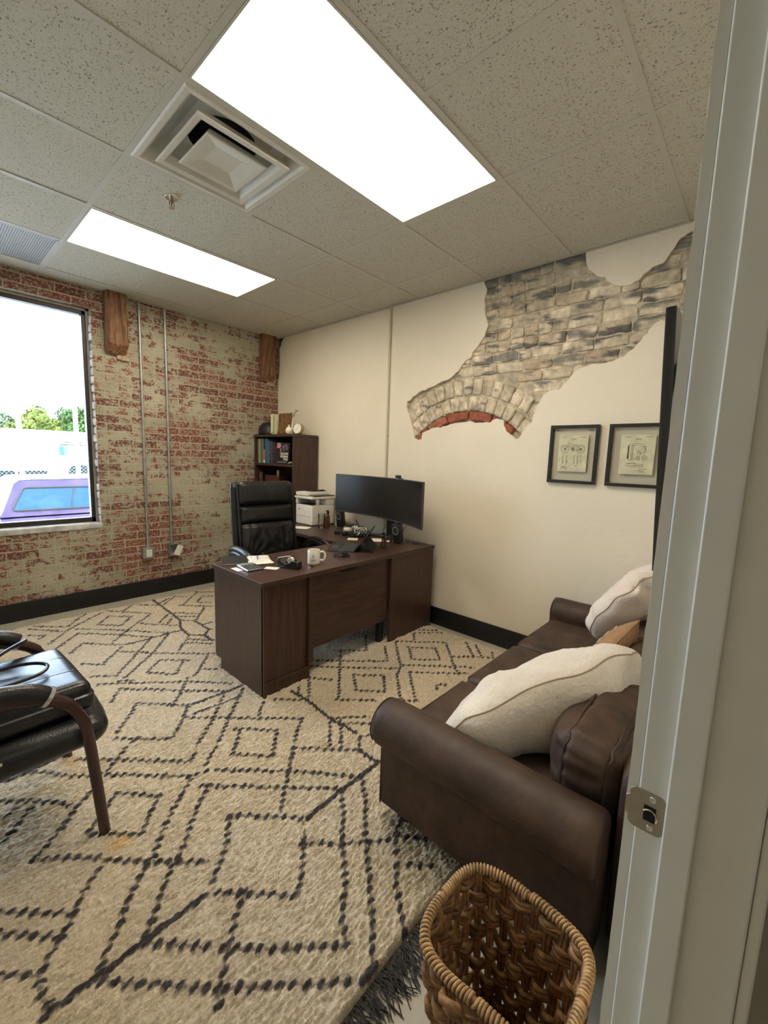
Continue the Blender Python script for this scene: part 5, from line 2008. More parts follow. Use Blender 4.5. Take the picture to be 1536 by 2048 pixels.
for s in (-1, 1):
    q = mp(.30 * s, DZ, .03)
    tube(bm, [(c0.x, c0.y, DZ + .010), ((c0.x + q.x) / 2, (c0.y + q.y) / 2, DZ + .010), (q.x, q.y, DZ + .008)], [.02, .016, .010], 8)
rbox(bm, c0.x, c0.y, DZ + .010, .10, .14, .018, r=.008, n=4)
obj('stand_base', bm, M_BLACK, mo, world=True)

q = mp(.33, z1m, -.010)
wc = thing('webcam', 'small round black webcam clipped on the top edge of the monitor', 'webcam', (q.x, q.y, z1m + .0005), math.atan2(nv.y, nv.x) + PI / 2)
bm = NB(); rbox(bm, 0, 0, .016, .060, .030, .026, r=.012, n=8)
obj('webcam_body', bm, M_BLACK, wc)
bm = NB(); lathe(bm, [(0, -.016), (.010, -.016), (.0115, -.020), (0, -.021)], seg=20, M=TR(0, 0, .016, rx=0) @ Matrix.Rotation(PI / 2, 4, 'X') @ Matrix.Rotation(PI, 4, 'X') if False else TR(0, -.0, .016, rx=-PI / 2))
obj('lens', bm, M_BLACKG, wc)
bm = NB(); box(bm, -.016, .016, .006, .030, -.030, .004)
bmesh.ops.translate(bm, verts=bm.verts, vec=(0, .011, 0))
obj('clip', bm, M_BLACK, wc, smooth=False)

def speaker(x, y, rz, label):
    s = thing('speaker', label, 'speaker', (x, y, DZ), rz, 'desktop speakers under the monitor')
    bm = NB()
    M = TR(0, 0, .003, rx=math.radians(12))
    rbox(bm, 0, .0, .085, .075, .070, .165, r=.014, n=8, M=M)
    obj('speaker_body', bm, M_BLACK, s)
    bm = NB()
    tube(bm, [M @ Vector((.026 * math.cos(a), -.0365, .118 + .034 * math.sin(a))) for a in np.linspace(0, 2 * PI, 30, endpoint=False)], .0024, 6, closed=True)
    obj('silver_ring', bm, M_ALU, s)
    bm = NB(); lathe(bm, [(0, 0), (.021, .0), (.024, -.003), (0, .002)], seg=24, M=M @ TR(0, -.036, .118, rx=PI / 2))
    obj('cone', bm, M_DGREY, s)
    bm = NB()
    tube(bm, smoothpath([(.0, .048, .105), (.0, .062, .05), (.0, .105, .0035), (.0, .04, .0035)], 5), .0055, 6, flat=2.2)
    obj('rear_stand', bm, M_ALU, s)
    return s
speaker(-.262, -2.135, math.radians(-78), 'black speaker with silver ring under the right end of the monitor')
speaker(-.085, -1.235, math.radians(-72), 'black speaker with silver ring beside the printer, under the left end of the monitor')

# ------------------------------------------------------------------ printer
pr = thing('printer', 'white laser printer with scanner lid on the desk return', 'printer', (-.166, -.925, DZ))
pr.scale = (.88, 1, 1)
PX0, PX1, PY0, PY1 = -.150, .150, -.115, .135   # local
bm = NB(); rbox(bm, 0, .010, .105, .325, .275, .205, r=.014, n=8)
obj('printer_body', bm, M_WHITEP, pr)
bm = NB(); box(bm, -.1635, -.1622, -.105, .125, .086, .0885); box(bm, -.150, .150, -.1283, -.1272, .086, .088)
obj('tray_gap', bm, M_DGREY, pr, smooth=False)
bm = NB(); rbox(bm, .095, .010, .235, .13, .275, .06, r=.006, n=4); rbox(bm, 0, .13, .235, .325, .035, .06, r=.006, n=4); rbox(bm, -.08, -.118, .235, .035, .022, .06, r=.004, n=3)
obj('rear_tower', bm, M_WHITEP, pr)
bm = NB(); box(bm, -.155, .03, -.105, .112, .2075, .2095)
obj('output_tray', bm, M_BLACK, pr, smooth=False)
bm = NB(); rbox(bm, -.005, .006, .277, .345, .29, .026, r=.008, n=6)
sc_ = obj('scanner_bed', bm, M_WHITEP, pr)
bm = NB(); rbox(bm, .02, -.06, .295, .29, .14, .010, r=.003, n=4)
obj('control_panel', bm, M_DGREY, pr)
bm = NB(); rbox(bm, .0, .055, .312, .33, .18, .040, r=.010, n=6, M=TR(0, 0, 0))
obj('document_feeder', bm, M_WHITEP, pr)
bm = NB(); rbox(bm, .04, .04, .3345, .22, .11, .008, r=.003, n=3); rbox(bm, .09, .0, .342, .06, .03, .014, r=.004, n=3)
obj('feeder_tray', bm, M_BLACK, pr)
bm = NB(); lathe(bm, [(0, 0), (.011, 0), (.010, .0015), (0, .0016)], seg=22, M=TR(-.1625, .085, .155, ry=-PI / 2))
obj('round_badge', bm, M_GREY, pr)

# papers beside the printer
def sheet_pile(name, label, cat, x, y, rz, w, h, n, m=M_PAPER, jit=.01, z=DZ, group=None, seed=1):
    t = thing(name, label, cat, (x, y, z), rz, group)
    r_ = random.Random(seed)
    for k in range(n):
        bm = NB()
        M = TR(r_.uniform(-jit, jit), r_.uniform(-jit, jit), .0006 + k * .0011, rz=r_.uniform(-.16, .16) if k else 0)
        N = 6
        G = [[bm.verts.new(M @ Vector((-w / 2 + w * i / N, -h / 2 + h * j / N, .0016 * max(0, noise.noise(Vector((i * .6, j * .6, seed + k))) + .3)))) for j in range(N + 1)] for i in range(N + 1)]
        for i in range(N):
            for j in range(N):
                bm.faces.new([G[i][j], G[i + 1][j], G[i + 1][j + 1], G[i][j + 1]])
        o = obj('paper_sheet', bm, m, t)
        s = o.modifiers.new('t', 'SOLIDIFY'); s.thickness = .0003; s.offset = 0
    return t
sheet_pile('envelopes', 'loose pile of white and pinkish letters in front of the printer', 'papers', -.455, -1.030, .5, .13, .21, 3, jit=.012, seed=3)

t = thing('drinking_glass', 'tall clear empty glass in front of the printer', 'glass', (-.300, -1.185, DZ))
bm = NB(); lathe(bm, [(0, .0005), (.026, .0005), (.029, .012), (.034, .140), (.0325, .140), (.027, .014), (0, .012)], seg=32)
obj('glass_body', bm, M_GLASS2, t)
M_AMBER = mk('amber_bottle', (.12, .045, .018), .18, var=.2, coat=.3)
for k, (x, y, h, lab) in enumerate(((-.235, -1.175, .135, 'small amber bottle with a dark cap beside the tall glass'), (-.190, -1.150, .155, 'taller brown bottle with dark pump between small bottle and speaker'))):
    t = thing('bottle', lab, 'bottle', (x, y, DZ))
    bm = NB(); lathe(bm, [(0, 0), (.019, 0), (.021, .006), (.021, h * .62), (.012, h * .74), (.010, h * .84), (0, h * .84)], seg=24)
    obj('bottle_body', bm, M_AMBER, t)
    bm = NB(); lathe(bm, [(.0115, h * .82), (.0115, h), (0, h)], seg=20)
    if k:
        rbox(bm, -.010, 0, h + .004, .034, .012, .010, r=.004, n=3)
    obj('cap', bm, M_BLACKG if k else M_NICKEL, t)
t = thing('router', 'flat black oval puck on a stand beside the left speaker', 'gadget', (-.11, -1.40, DZ))
bm = NB(); lathe(bm, [(0, .0005), (.035, .0005), (.03, .012), (.006, .018), (.006, .030), (.05, .034), (.052, .044), (.04, .050), (0, .052)], seg=30)
obj('puck', bm, M_BLACK, t)
t = thing('power_adapter', 'flat white box lying behind the black bar under the monitor', 'adapter', (-.185, -1.470, DZ), .6)
bm = NB(); rbox(bm, 0, 0, .014, .075, .12, .028, r=.006, n=5)
obj('adapter_body', bm, M_WHITEP, t)
t = thing('black_bar_dock', 'low black bar shaped dock lying on the desk return', 'dock', (-.345, -1.475, DZ), math.radians(42))
bm = NB(); rbox(bm, 0, 0, .016, .125, .055, .031, r=.008, n=6)
obj('dock_body', bm, M_BLACK, t)
t = thing('black_cube_charger', 'small black rounded charger block in front of the black bar', 'charger', (-.390, -1.620, DZ), math.radians(30))
bm = NB(); rbox(bm, 0, 0, .022, .045, .050, .043, r=.010, n=6)
obj('charger_body', bm, M_BLACKG, t)
# tangle of cables in a black organiser
t = thing('cable_tangle', 'tangle of black and white cables heaped in front of the monitor stand', 'cables', (-.335, -1.735, DZ))
rr = random.Random(31)
bm = NB(); rbox(bm, .045, .005, .022, .16, .17, .043, r=.012, n=6, M=TR(rz=.5))
obj('cable_box', bm, M_BLACK, t)
def loops(seed, n, m, name, rad, amp=1):
    r_ = random.Random(seed)
    bm = NB()
    for k in range(n):
        c = Vector((r_.uniform(-.05, .06), r_.uniform(-.07, .07), r_.uniform(.035, .07)))
        R1 = Matrix.Rotation(r_.uniform(-1.3, 1.3), 4, 'X') @ Matrix.Rotation(r_.uniform(-1.3, 1.3), 4, 'Y')
        a = r_.uniform(.025, .052); b_ = r_.uniform(.015, .035)
        P = [c + R1 @ Vector((a * math.cos(s), b_ * math.sin(s), .010 * math.sin(3 * s + k))) for s in np.linspace(0, r_.uniform(4, 6.2), 26)]
        for p in P:
            p.z = max(p.z, .0035)
        tube(bm, P, rad, 6)
    o = obj(name, bm, m, t)
loops(3, 12, M_WHITEP, 'white_cable', .0024)
loops(8, 11, M_BLACK, 'black_cable', .0026)
bm = NB(); rbox(bm, 0, 0, 0, .014, .008, .075, r=.003, n=3, M=TR(.01, .03, .120, rx=-.8, ry=.4))
obj('cable_plug', bm, M_BLACK, t)
bm = NB(); rbox(bm, 0, 0, 0, .02, .02, .014, r=.004, n=3, M=TR(.03, .0, .075))
obj('red_connector', bm, mk('red_rubber', (.30, .02, .02), .5), t)
t = thing('usb_hub', 'low black hub with cables lying under the right half of the monitor', 'hub', (-.165, -1.985, DZ), .3)
bm = NB(); rbox(bm, 0, 0, .012, .08, .20, .023, r=.008, n=6)
obj('hub_body', bm, M_BLACK, t)
bm = NB()
tube(bm, smoothpath([(.0, .08, .024), (.02, .10, .07), (.04, .04, .11), (.05, -.02, .12)], 6), .0025, 6)
tube(bm, smoothpath([(.0, -.09, .02), (.03, -.09, .09), (.05, -.12, .13)], 6), .0025, 6)
obj('hub_cable', bm, M_BLACK, t)

def card(name, label, cat, x, y, rz, w, h, m=M_PAPER, z=DZ, th=.0008, group=None):
    t = thing(name, label, cat, (x, y, z), rz, group)
    bm = NB(); box(bm, -w / 2, w / 2, -h / 2, h / 2, .0003, th)
    obj('card_sheet', bm, m, t, smooth=False)
    return t
M_INK = mk('printed_ink', (.06, .055, .06), .7)
M_NOTE = mk('cream_note_paper', (.76, .70, .55), .8, var=.04)
def scribble(t, w, h, n, seed, z=.0010, th=.0008):
    r_ = random.Random(seed)
    bm = NB()
    for k in range(n):
        y = h * (.32 - .64 * k / max(1, n - 1))
        x = -w * .38
        while x < w * .35:
            L = r_.uniform(.004, .012)
            box(bm, x, min(x + L, w * .38), y - th, y + th, z, z + .0002)
            x += L + .003
    obj('writing', bm, M_INK, t, smooth=False)
c = card('note_card', 'cream note card on the desk return left of the cable heap', 'note', -.443, -1.777, math.radians(-50), .085, .10, M_NOTE); scribble(c, .085, .10, 3, 1)
c = card('note_card', 'larger white note with faint writing behind the laptop, below the monitor', 'note', -.305, -1.945, math.radians(-50), .11, .135, M_NOTE); scribble(c, .11, .135, 3, 2)
c = card('note_card', 'small blank cream note at the foot of the right speaker', 'note', -.262, -2.040, math.radians(-48), .050, .062, M_NOTE)

# mini tripod
t = thing('mini_tripod', 'small closed black tripod standing in front of the right speaker', 'tripod', (-.508, -2.190, DZ))
bm = NB()
for a in (0, 2.1, 4.2):
    tube(bm, [(.018 * math.cos(a), .018 * math.sin(a), .002), (.006 * math.cos(a), .006 * math.sin(a), .085)], .0055, 7)
obj('tripod_leg', bm, M_BLACK, t)
bm = NB(); lathe(bm, [(0, .083), (.012, .084), (.012, .100), (.008, .104), (.010, .112), (.010, .122), (0, .123)], seg=16)
obj('tripod_head', bm, M_BLACKG, t)
for v in ():
    pass

# folding tablet computer with keyboard
lp = thing('tablet_computer', 'black tablet computer with open keyboard and kickstand on the desk', 'laptop', (-.735, -1.985, DZ), math.radians(37))
# local: x along the hinge, y towards the user (+y), keyboard in front of the hinge
bm = NB(); rbox(bm, 0, 0, .0035, .295, .205, .005, r=.002, n=4)
kb = obj('keyboard', bm, mk('black_alcantara', (.018, .018, .020), .75, var=.2, bmp=.3, bscale=300), lp)
bm = NB()
for i in range(13):
    for j in range(5):
        x = -.130 + i * .0217; y = -.080 + j * .0205
        if j == 4 and 3 < i < 9:
            continue
        box(bm, x - .0090, x + .0090, y - .0085, y + .0085, .0058, .0078)
box(bm, -.040, .070, -.080 + 4 * .0205 - .0085, -.080 + 4 * .0205 + .0085, .0058, .0078)
obj('keys', bm, M_DGREY, kb, smooth=False, bevel=.0008)
bm = NB(); rbox(bm, 0, .070, .0061, .10, .055, .0012, r=.0005, n=2)
obj('touchpad', bm, M_DGREY, kb)
lean = math.radians(-38)
MS = TR(0, -.098, .008) @ Matrix.Rotation(-lean, 4, 'X')
bm = NB(); rbox(bm, 0, -.004, .100, .290, .0085, .200, r=.004, n=8, M=MS)
tb = obj('tablet', bm, M_BLACK, lp)
bm = NB(); box(bm, -.138, .138, .0004, .0008, .010, .192, MS)
obj('screen', bm, M_SCREEN, tb, smooth=False)
bm = NB()
hz = .100
top = MS @ Vector((0, -.0085, hz)); foot = Vector((0, top.y - .075, .001 + .002))
u_ = (foot - top)
Lk = u_.length
MK = Matrix.Translation(top) @ Matrix.Rotation(math.atan2(-u_.y, -u_.z) * -1 + PI, 4, 'X')
ck_ = [Vector((sx_ * .143, 0, 0)) for sx_ in (-1, 1)]
n_ = Vector((0, -u_.z, u_.y)).normalized() * .0022
V = []
for s_ in (-1, 1):
    for e_ in (top, foot):
        for m_ in (-1, 1):
            V.append(bm.verts.new(e_ + Vector((s_ * .143, 0, 0)) + n_ * m_ * .6))
for f in ((0, 1, 3, 2), (4, 6, 7, 5), (0, 4, 5, 1), (2, 3, 7, 6), (0, 2, 6, 4), (1, 5, 7, 3)):
    bm.faces.new([V[i] for i in f])
obj('kickstand', bm, M_BLACK, lp, smooth=False)
bm = NB()
cc = top.lerp(foot, .45) - n_ * 1.0
fw = (foot - top).normalized()
for sx_ in (-.009, .002):
    for q in (-.006, .002):
        a = cc + Vector((sx_, 0, 0)) + fw * q
        P_ = [a, a + Vector((.007, 0, 0)), a + Vector((.007, 0, 0)) + fw * .006, a + fw * .006]
        bm.faces.new([bm.verts.new(p - n_ * .25) for p in P_])
obj('square_emblem', bm, M_GREY, lp, smooth=False)
bm = NB(); tube(bm, [(-.05, .108, .006), (.10, .112, .006)], .003, 6)
obj('pen_loop', bm, M_DGREY, lp)

# mouse
t = thing('computer_mouse', 'black arched computer mouse in front of the tablet computer', 'mouse', (-.940, -2.185, DZ), math.radians(-35))
bm = NB()
N = 14
top_, bot_ = [], []
for i in range(N + 1):
    s = i / N
    x = -.055 + .110 * s
    z = .004 + .034 * math.sin(PI * (s * .92 + .03)) ** .8
    zb_ = max(.0, .028 * math.sin(PI * min(1, s / .72)) - .001) if s < .72 else .0005
    w = .026 + .006 * math.sin(PI * s)
    top_.append([bm.verts.new((x, w * v_, z - .004 * v_ * v_)) for v_ in (-1, -.6, 0, .6, 1)])
    bot_.append([bm.verts.new((x, w * v_, min(zb_, z - .006 - .0))) if z > .007 else bm.verts.new((x, w * v_, z - .004)) for v_ in (-1, -.6, 0, .6, 1)])
for A in (top_, bot_):
    for i in range(N):
        for j in range(4):
            bm.faces.new([A[i][j], A[i + 1][j], A[i + 1][j + 1], A[i][j + 1]])
for i in range(N):
    for j in (0, 4):
        bm.faces.new([top_[i][j], top_[i + 1][j], bot_[i + 1][j], bot_[i][j]])
for i in (0, N):
    for j in range(4):
        bm.faces.new([top_[i][j], top_[i][j + 1], bot_[i][j + 1], bot_[i][j]])
obj('mouse_body', bm, M_BLACK, t, angle=50)
bm = NB(); lathe(bm, [(0, -.004), (.006, -.004), (.006, .004), (0, .004)], seg=14, M=TR(.030, 0, .0245, rx=PI / 2))
obj('scroll_wheel', bm, M_DGREY, t)

# mug
mg = thing('coffee_mug', 'white coffee mug with a small dark print on the front of the desk', 'mug', (-1.219, -2.226, DZ), math.radians(20))
bm = NB(); lathe(bm, [(0, .001), (.034, .001), (.039, .004), (.0405, .010), (.0405, .092), (.0395, .094), (.0375, .092), (.0370, .012), (.03, .007), (0, .006)], seg=48)
M_CER = mk('white_glazed_ceramic', (.76, .73, .65), .16, var=.03, coat=.4)
obj('mug_body', bm, M_CER, mg)
bm = NB(); tube(bm, smoothpath([Vector((math.cos(-1.0) * r_, math.sin(-1.0) * r_, z)) for r_, z in ((.038, .078), (.058, .080), (.070, .066), (.070, .040), (.058, .024), (.038, .026))], 7), .0058, 10, flat=1.3)
obj('handle', bm, M_CER, mg)
bm = NB()
def wrap(bm, a0, a1, z0, z1, r_=.0409):
    n = max(2, int((a1 - a0) / .08))
    P = [[bm.verts.new((r_ * math.cos(a0 + (a1 - a0) * k / n), r_ * math.sin(a0 + (a1 - a0) * k / n), z)) for z in (z0, z1)] for k in range(n + 1)]
    for A, B in zip(P[:-1], P[1:]):
        bm.faces.new([A[0], B[0], B[1], A[1]])
ac = math.radians(228 - 20)
wrap(bm, ac - .05, ac + .0, .046, .070); wrap(bm, ac - .20, ac + .15, .058, .061); wrap(bm, ac - .13, ac + .08, .048, .051)
wrap(bm, ac - .38, ac + .38, .033, .036)
for k in range(6):
    wrap(bm, ac - .36 + k * .13, ac - .30 + k * .13, .027, .0305)
obj('printed_mark', bm, M_INK, mg)

t = thing('keys', 'tiny dark key fob and clip lying at the front of the desk below the mug', 'keys', (-1.285, -2.285, DZ), .4)
bm = NB(); rbox(bm, .010, 0, .004, .026, .014, .007, r=.003, n=4)
obj('fob', bm, M_BLACK, t)
bm = NB(); tube(bm, [(-.014 + .009 * math.cos(a), .007 * math.sin(a), .002) for a in np.linspace(0, 2 * PI, 16, endpoint=False)], .0011, 5, closed=True)
obj('key_ring', bm, M_NICKEL, t)

# tape dispenser
td = thing('tape_dispenser', 'black desktop tape dispenser left of the mug', 'tape dispenser', (-1.395, -2.205, DZ), math.radians(-68))
side = [(-.070, 0), (.075, 0), (.078, .012), (.075, .046), (.060, .052), (.030, .050), (.012, .036), (-.010, .030), (-.040, .036), (-.066, .052), (-.074, .050), (-.070, .030)]
bm = NB(); prism(bm, side, 'y', -.026, .026)
obj('dispenser_body', bm, M_BLACKG, td, bevel=.004)
bm = NB(); lathe(bm, [(.010, -.010), (.019, -.010), (.019, .010), (.010, .010), (.010, -.010)], seg=30, M=TR(.012, 0, .050, rx=PI / 2))
obj('tape_roll', bm, M_WHITEP, td)
bm = NB()
P = [(-.072, .058), (-.040, .066), (-.010, .073), (.010, .076)]
for a, b_ in zip(P[:-1], P[1:]):
    quad(bm, (a[0], -.0095, a[1]), (b_[0], -.0095, b_[1]), (b_[0], .0095, b_[1]), (a[0], .0095, a[1]))
obj('tape_strip', bm, M_WHITEP, td)
bm = NB(); box(bm, -.078, -.071, -.013, .013, .048, .062)
obj('cutter', bm, M_CHROME, td, smooth=False)
bm = NB(); lathe(bm, [(0, -.0135), (.011, -.0135), (.011, .0135), (0, .0135)], seg=20, M=TR(.012, 0, .050, rx=PI / 2))
obj('hub', bm, M_GREY, td)

# notebook, papers, pen, calculator, card
nb_ = thing('notebook', 'closed black notebook at the left back corner of the desk', 'notebook', (-1.560, -1.842, DZ), math.radians(-28))
bm = NB(); box(bm, -.075, .075, -.105, .105, .010, .0125); box(bm, -.075, .075, -.105, .105, .0003, .0025); box(bm, -.0762, -.0735, -.105, .105, .0003, .0125)
obj('cover', bm, mk('black_notebook_cover', (.010, .012, .011), .5, var=.2), nb_, smooth=False, bevel=.0008)
bm = NB(); box(bm, -.073, .072, -.102, .102, .0026, .0099)
obj('pages', bm, M_PAPER, nb_, smooth=False)
pp = sheet_pile('paper_stack', 'stack of printed white papers beside the black notebook', 'papers', -1.430, -1.925, math.radians(-24), .130, .235, 5, jit=.008, seed=8)
bm = NB()
r_ = random.Random(2)
for k in range(14):
    y = .095 - k * .0135
    x = -.052
    while x < .045:
        L = r_.uniform(.006, .02)
        box(bm, x, min(.05, x + L), y - .0011, y + .0011, .0076, .0079)
        x += L + .004
obj('printing', bm, mk('grey_ink', (.30, .28, .25), .8), pp, smooth=False)
t = thing('pen', 'silver pen lying on the white papers', 'pen', (-1.425, -1.890, DZ + .0095), math.radians(58))
bm = NB(); lathe(bm, [(0, -.055), (.0012, -.054), (.0042, -.044), (.0045, .03), (.0036, .055), (0, .056)], seg=14, M=TR(0, 0, .0, ry=PI / 2))
obj('pen_body', bm, M_ALU, t)
bm = NB(); box(bm, .015, .050, -.001, .001, .0042, .0056)
obj('pen_clip', bm, M_CHROME, t, smooth=False)
cl = thing('calculator', 'silver and black desk calculator at the front left of the desk', 'calculator', (-1.583, -2.068, DZ), math.radians(-3))
bm = NB(); rbox(bm, 0, 0, .009, .104, .140, .012, r=.005, n=6, M=TR(0, 0, .002, rx=math.radians(3)))
obj('calculator_body', bm, M_ALU, cl)
bm = NB(); rbox(bm, 0, 0, .004, .108, .144, .007, r=.003, n=4)
obj('base', bm, M_BLACK, cl)
bm = NB(); rbox(bm, 0, .046, .0185, .082, .026, .003, r=.001, n=2, M=TR(rx=math.radians(3)))
obj('display', bm, mk('lcd_green_grey', (.30, .33, .28), .25), cl)
bm = NB()
for i in range(5):
    for j in range(5):
        rbox(bm, -.038 + i * .019, -.056 + j * .0175, .0185, .0135, .0115, .004, r=.0015, n=2, M=TR(rx=math.radians(3)))
obj('buttons', bm, M_DGREY, cl)
c = card('business_card', 'small white card with two dark marks in front of the papers', 'card', -1.480, -2.145, math.radians(-58), .085, .052)
bm = NB()
for d in (-.009, .010):
    prism(bm, [(d + .0055 * math.cos(a), .006 + .0035 * math.sin(a)) for a in np.linspace(0, 2 * PI, 10, endpoint=False)], 'z', .0009, .0011)
box(bm, -.022, .022, -.012, -.0105, .0009, .0011)
obj('card_print', bm, M_INK, c, smooth=False)
c = card('note_slip', 'white slip of paper sticking out under the calculator', 'note', -1.645, -2.035, math.radians(-3), .05, .09, th=.0006)

# ------------------------------------------------------------------ framed prints on the white wall
def strokes(bm, lines, W, Hh, th, x):
    """lines: polylines in a unit page (u right, v up); page plane faces -x; reading direction -y"""
    for L in lines:
        for (a, b_) in zip(L[:-1], L[1:]):
            A = Vector((-a[0] * W, a[1] * Hh)); B = Vector((-b_[0] * W, b_[1] * Hh))
            d = (B - A)
            if d.length < 1e-6:
                continue
            n = Vector((-d.y, d.x)).normalized() * th / 2
            e = d.normalized() * th / 2
            P = [A - e + n, B + e + n, B + e - n, A - e - n]
            bm.faces.new([bm.verts.new((x, p.x, p.y)) for p in P])
def circ(cx, cy, r, n=18, ar=1.0, a0=0, a1=2 * PI):
    return [(cx + r * math.cos(a), cy + r * ar * math.sin(a)) for a in np.linspace(a0, a1, n)]
def frame_pic(y0, y1, z0, z1, label, kind):
    yc_, zc_ = (y0 + y1) / 2, (z0 + z1) / 2
    t = thing('picture_frame', label, 'framed print', (-.001, yc_, z0))
    W, Hh = y1 - y0, z1 - z0
    fw_, dp = .020, .026
    bm = NB()
    for a, b_, c_, d in ((-W / 2, W / 2, 0, fw_), (-W / 2, W / 2, Hh - fw_, Hh), (-W / 2, -W / 2 + fw_, fw_, Hh - fw_), (W / 2 - fw_, W / 2, fw_, Hh - fw_)):
        box(bm, -dp, 0, a, b_, c_, d)
    obj('frame', bm, M_FRAMEB, t, smooth=False, bevel=.0015)
    bm = NB(); box(bm, -.0155, -.0140, -W / 2 + fw_, W / 2 - fw_, fw_, Hh - fw_)
    obj('glass', bm, M_PGLASS, t, smooth=False)
    pw, ph = .182, .236
    bm = NB(); box(bm, -.0175, -.0156, -pw / 2, pw / 2, Hh / 2 - ph / 2 + .006, Hh / 2 + ph / 2 + .006)
    p = obj('print', bm, mk('aged_print_paper', (.55, .535, .37), .75, var=.16, scale=16), t, smooth=False)
    bm = NB()
    zc2 = Hh / 2 + .006
    L = []
    rr_ = random.Random(5 if kind else 6)
    if kind == 0:      # motorcycle elevation with small part drawings
        for cx_, r1 in ((-.27, .155), (.27, .155)):
            L += [circ(cx_, .12, r1, 24, pw / ph), circ(cx_, .12, r1 * .80, 24, pw / ph), circ(cx_, .12, .035, 10, pw / ph)]
            for k in range(9):
                a = k * 2 * PI / 9
                L.append([(cx_, .12), (cx_ + r1 * .8 * math.cos(a), .12 + r1 * .8 * math.sin(a) * pw / ph)])
        L += [[(-.27, .12), (-.16, .25), (-.13, .29)], [(-.20, .29), (-.10, .285)], [(-.16, .245), (.05, .235), (.13, .205), (.27, .12)], [(-.14, .22), (-.04, .12), (.10, .09), (.27, .12)], circ(0, .13, .06, 12, .8), [(-.06, .20), (.06, .205), (.10, .18), (-.02, .165), (-.06, .20)], [(.03, .235), (.16, .235), (.14, .222), (.03, .225), (.03, .235)], circ(.0, .09, .035, 10, .8), [(.05, .08), (.3, .085)], [(-.02, .05), (.06, .05)]]
        for k in range(8):
            L.append([(-.05 + k * .014, .10), (-.04 + k * .014, .155)])
        for bx in (-.33, -.20, .06, .18):
            L += [[(bx, -.05), (bx - .02, -.13), (bx + .01, -.20), (bx - .015, -.30)], [(bx + .03, -.04), (bx + .01, -.13), (bx + .035, -.2), (bx + .01, -.30)], [(bx - .02, -.2), (bx + .06, -.27)]]
        L += [[(.24, -.06), (.31, -.03), (.33, -.08), (.28, -.11), (.24, -.06)], [(.30, -.14), (.31, -.30)], [(.28, -.2), (.34, -.22)], [(.10, -.34), (.18, -.345), (.20, -.33), (.13, -.32), (.10, -.34)]]
        ys_ = ((-.36, .44, .10), (.18, .44, .24), (-.10, .40, .24), (-.06, .375, .14), (-.37, -.36, .18), (-.37, -.385, .22), (-.37, -.41, .16), (-.26, -.435, .12))
    else:              # holster sheet
        L += [[(-.24, .26), (-.05, .28), (.14, .265), (.24, .19), (.25, .10), (.20, .03)], [(-.26, .25), (-.28, -.10), (-.20, -.14), (-.12, -.13), (-.11, .25)], [(-.24, .24), (-.24, -.12)], [(-.17, .25), (-.17, -.12)], [(-.14, .25), (-.14, -.12)], [(-.11, .23), (.10, .24)], [(-.10, -.12), (-.04, -.10), (.10, .0), (.12, .05)], circ(.13, .12, .10, 14, .9), [(.05, .02), (.22, .20)], [(.03, .05), (.17, .21)], [(.08, .0), (.24, .16)], [(-.05, .14), (.0, .10), (.03, .0)], circ(.05, -.09, .05, 12), circ(.23, -.08, .07, 14, .9), circ(.23, -.08, .03, 8, .9), [(.03, -.12), (.06, -.06), (.07, -.14)]]
        L += [[(-.30, -.22), (.20, -.24)], [(-.34, -.27), (.20, -.27)], [(-.30, -.30), (.20, -.32), (.20, -.23)], [(-.24, -.24), (-.10, -.21), (.0, -.22)]]
        for k in range(9):
            L.append([(-.27 + k * .011, -.10), (-.27 + k * .011, .22)] if k < 4 else [(-.24 + k * .05, -.30), (-.22 + k * .05, -.25)])
        ys_ = ((-.36, .44, .14), (.20, .44, .22), (-.06, .40, .14), (-.08, .375, .18), (.08, -.36, .24), (.0, -.40, .22), (.10, -.43, .18))
    strokes(bm, [[(u, v_) for u, v_ in l] for l in L], pw, ph, .0017, -.0178)
    for (u, v_, ln) in ys_:
        x = u
        while x < u + ln:
            w_ = rr_.uniform(.012, .03)
            strokes(bm, [[(x, v_), (min(x + w_, u + ln), v_)]], pw, ph, .0022, -.0178)
            x += w_ + .012
    bmesh.ops.translate(bm, verts=bm.verts, vec=(0, 0, zc2))
    obj('drawing', bm, mk('sepia_ink', (.10, .085, .05), .8), p, smooth=False)
    if kind == 0:
        bm = NB()
        for yy in (W / 2 - .045, -W / 2 + .055):
            tube(bm, smoothpath([(-.013, yy - .012, Hh - .024), (-.012, yy, Hh - .036), (-.013, yy + .004, Hh - .026), (-.012, yy + .010, Hh - .036)], 4), .0016, 5)
        obj('hanger_clip', bm, mk('brown_clip', (.16, .10, .08), .6), t)
    return t
frame_pic(-3.537, -3.233, 1.276, 1.654, 'black framed floating patent print of a motorcycle on the white wall', 0)
frame_pic(-3.915, -3.594, 1.276, 1.654, 'black framed floating print of a holster drawing, partly behind the television edge', 1)

# television on the door wall, seen edge on
tv = thing('television', 'black flat television mounted on the door wall above the sofa, seen edge on', 'television', (-1.2, -4.15, 1.13))
MT = TR(-1.75, -4.149, 1.4565, rx=math.radians(-3.0))
bm = NB(); rbox(bm, .56, -.011, 0, 1.12, .024, .605, r=.004, n=6, M=MT)
obj('tv_body', bm, M_BLACK, tv, world=True)
bm = NB(); box(bm, .012, 1.108, .0004, .0012, -.29, .292, MT)
obj('screen', bm, M_SCREEN, tv, world=True, smooth=False)
bm = NB(); rbox(bm, .56, -.036, -.02, 1.02, .030, .42, r=.01, n=6, M=MT)
obj('rear_housing', bm, M_DGREY, tv, world=True)
bm = NB(); box(bm, -1.35, -1.05, YS + .0005, -4.195, 1.30, 1.55)
obj('wall_bracket', bm, M_BLACK, tv, world=True, smooth=False)

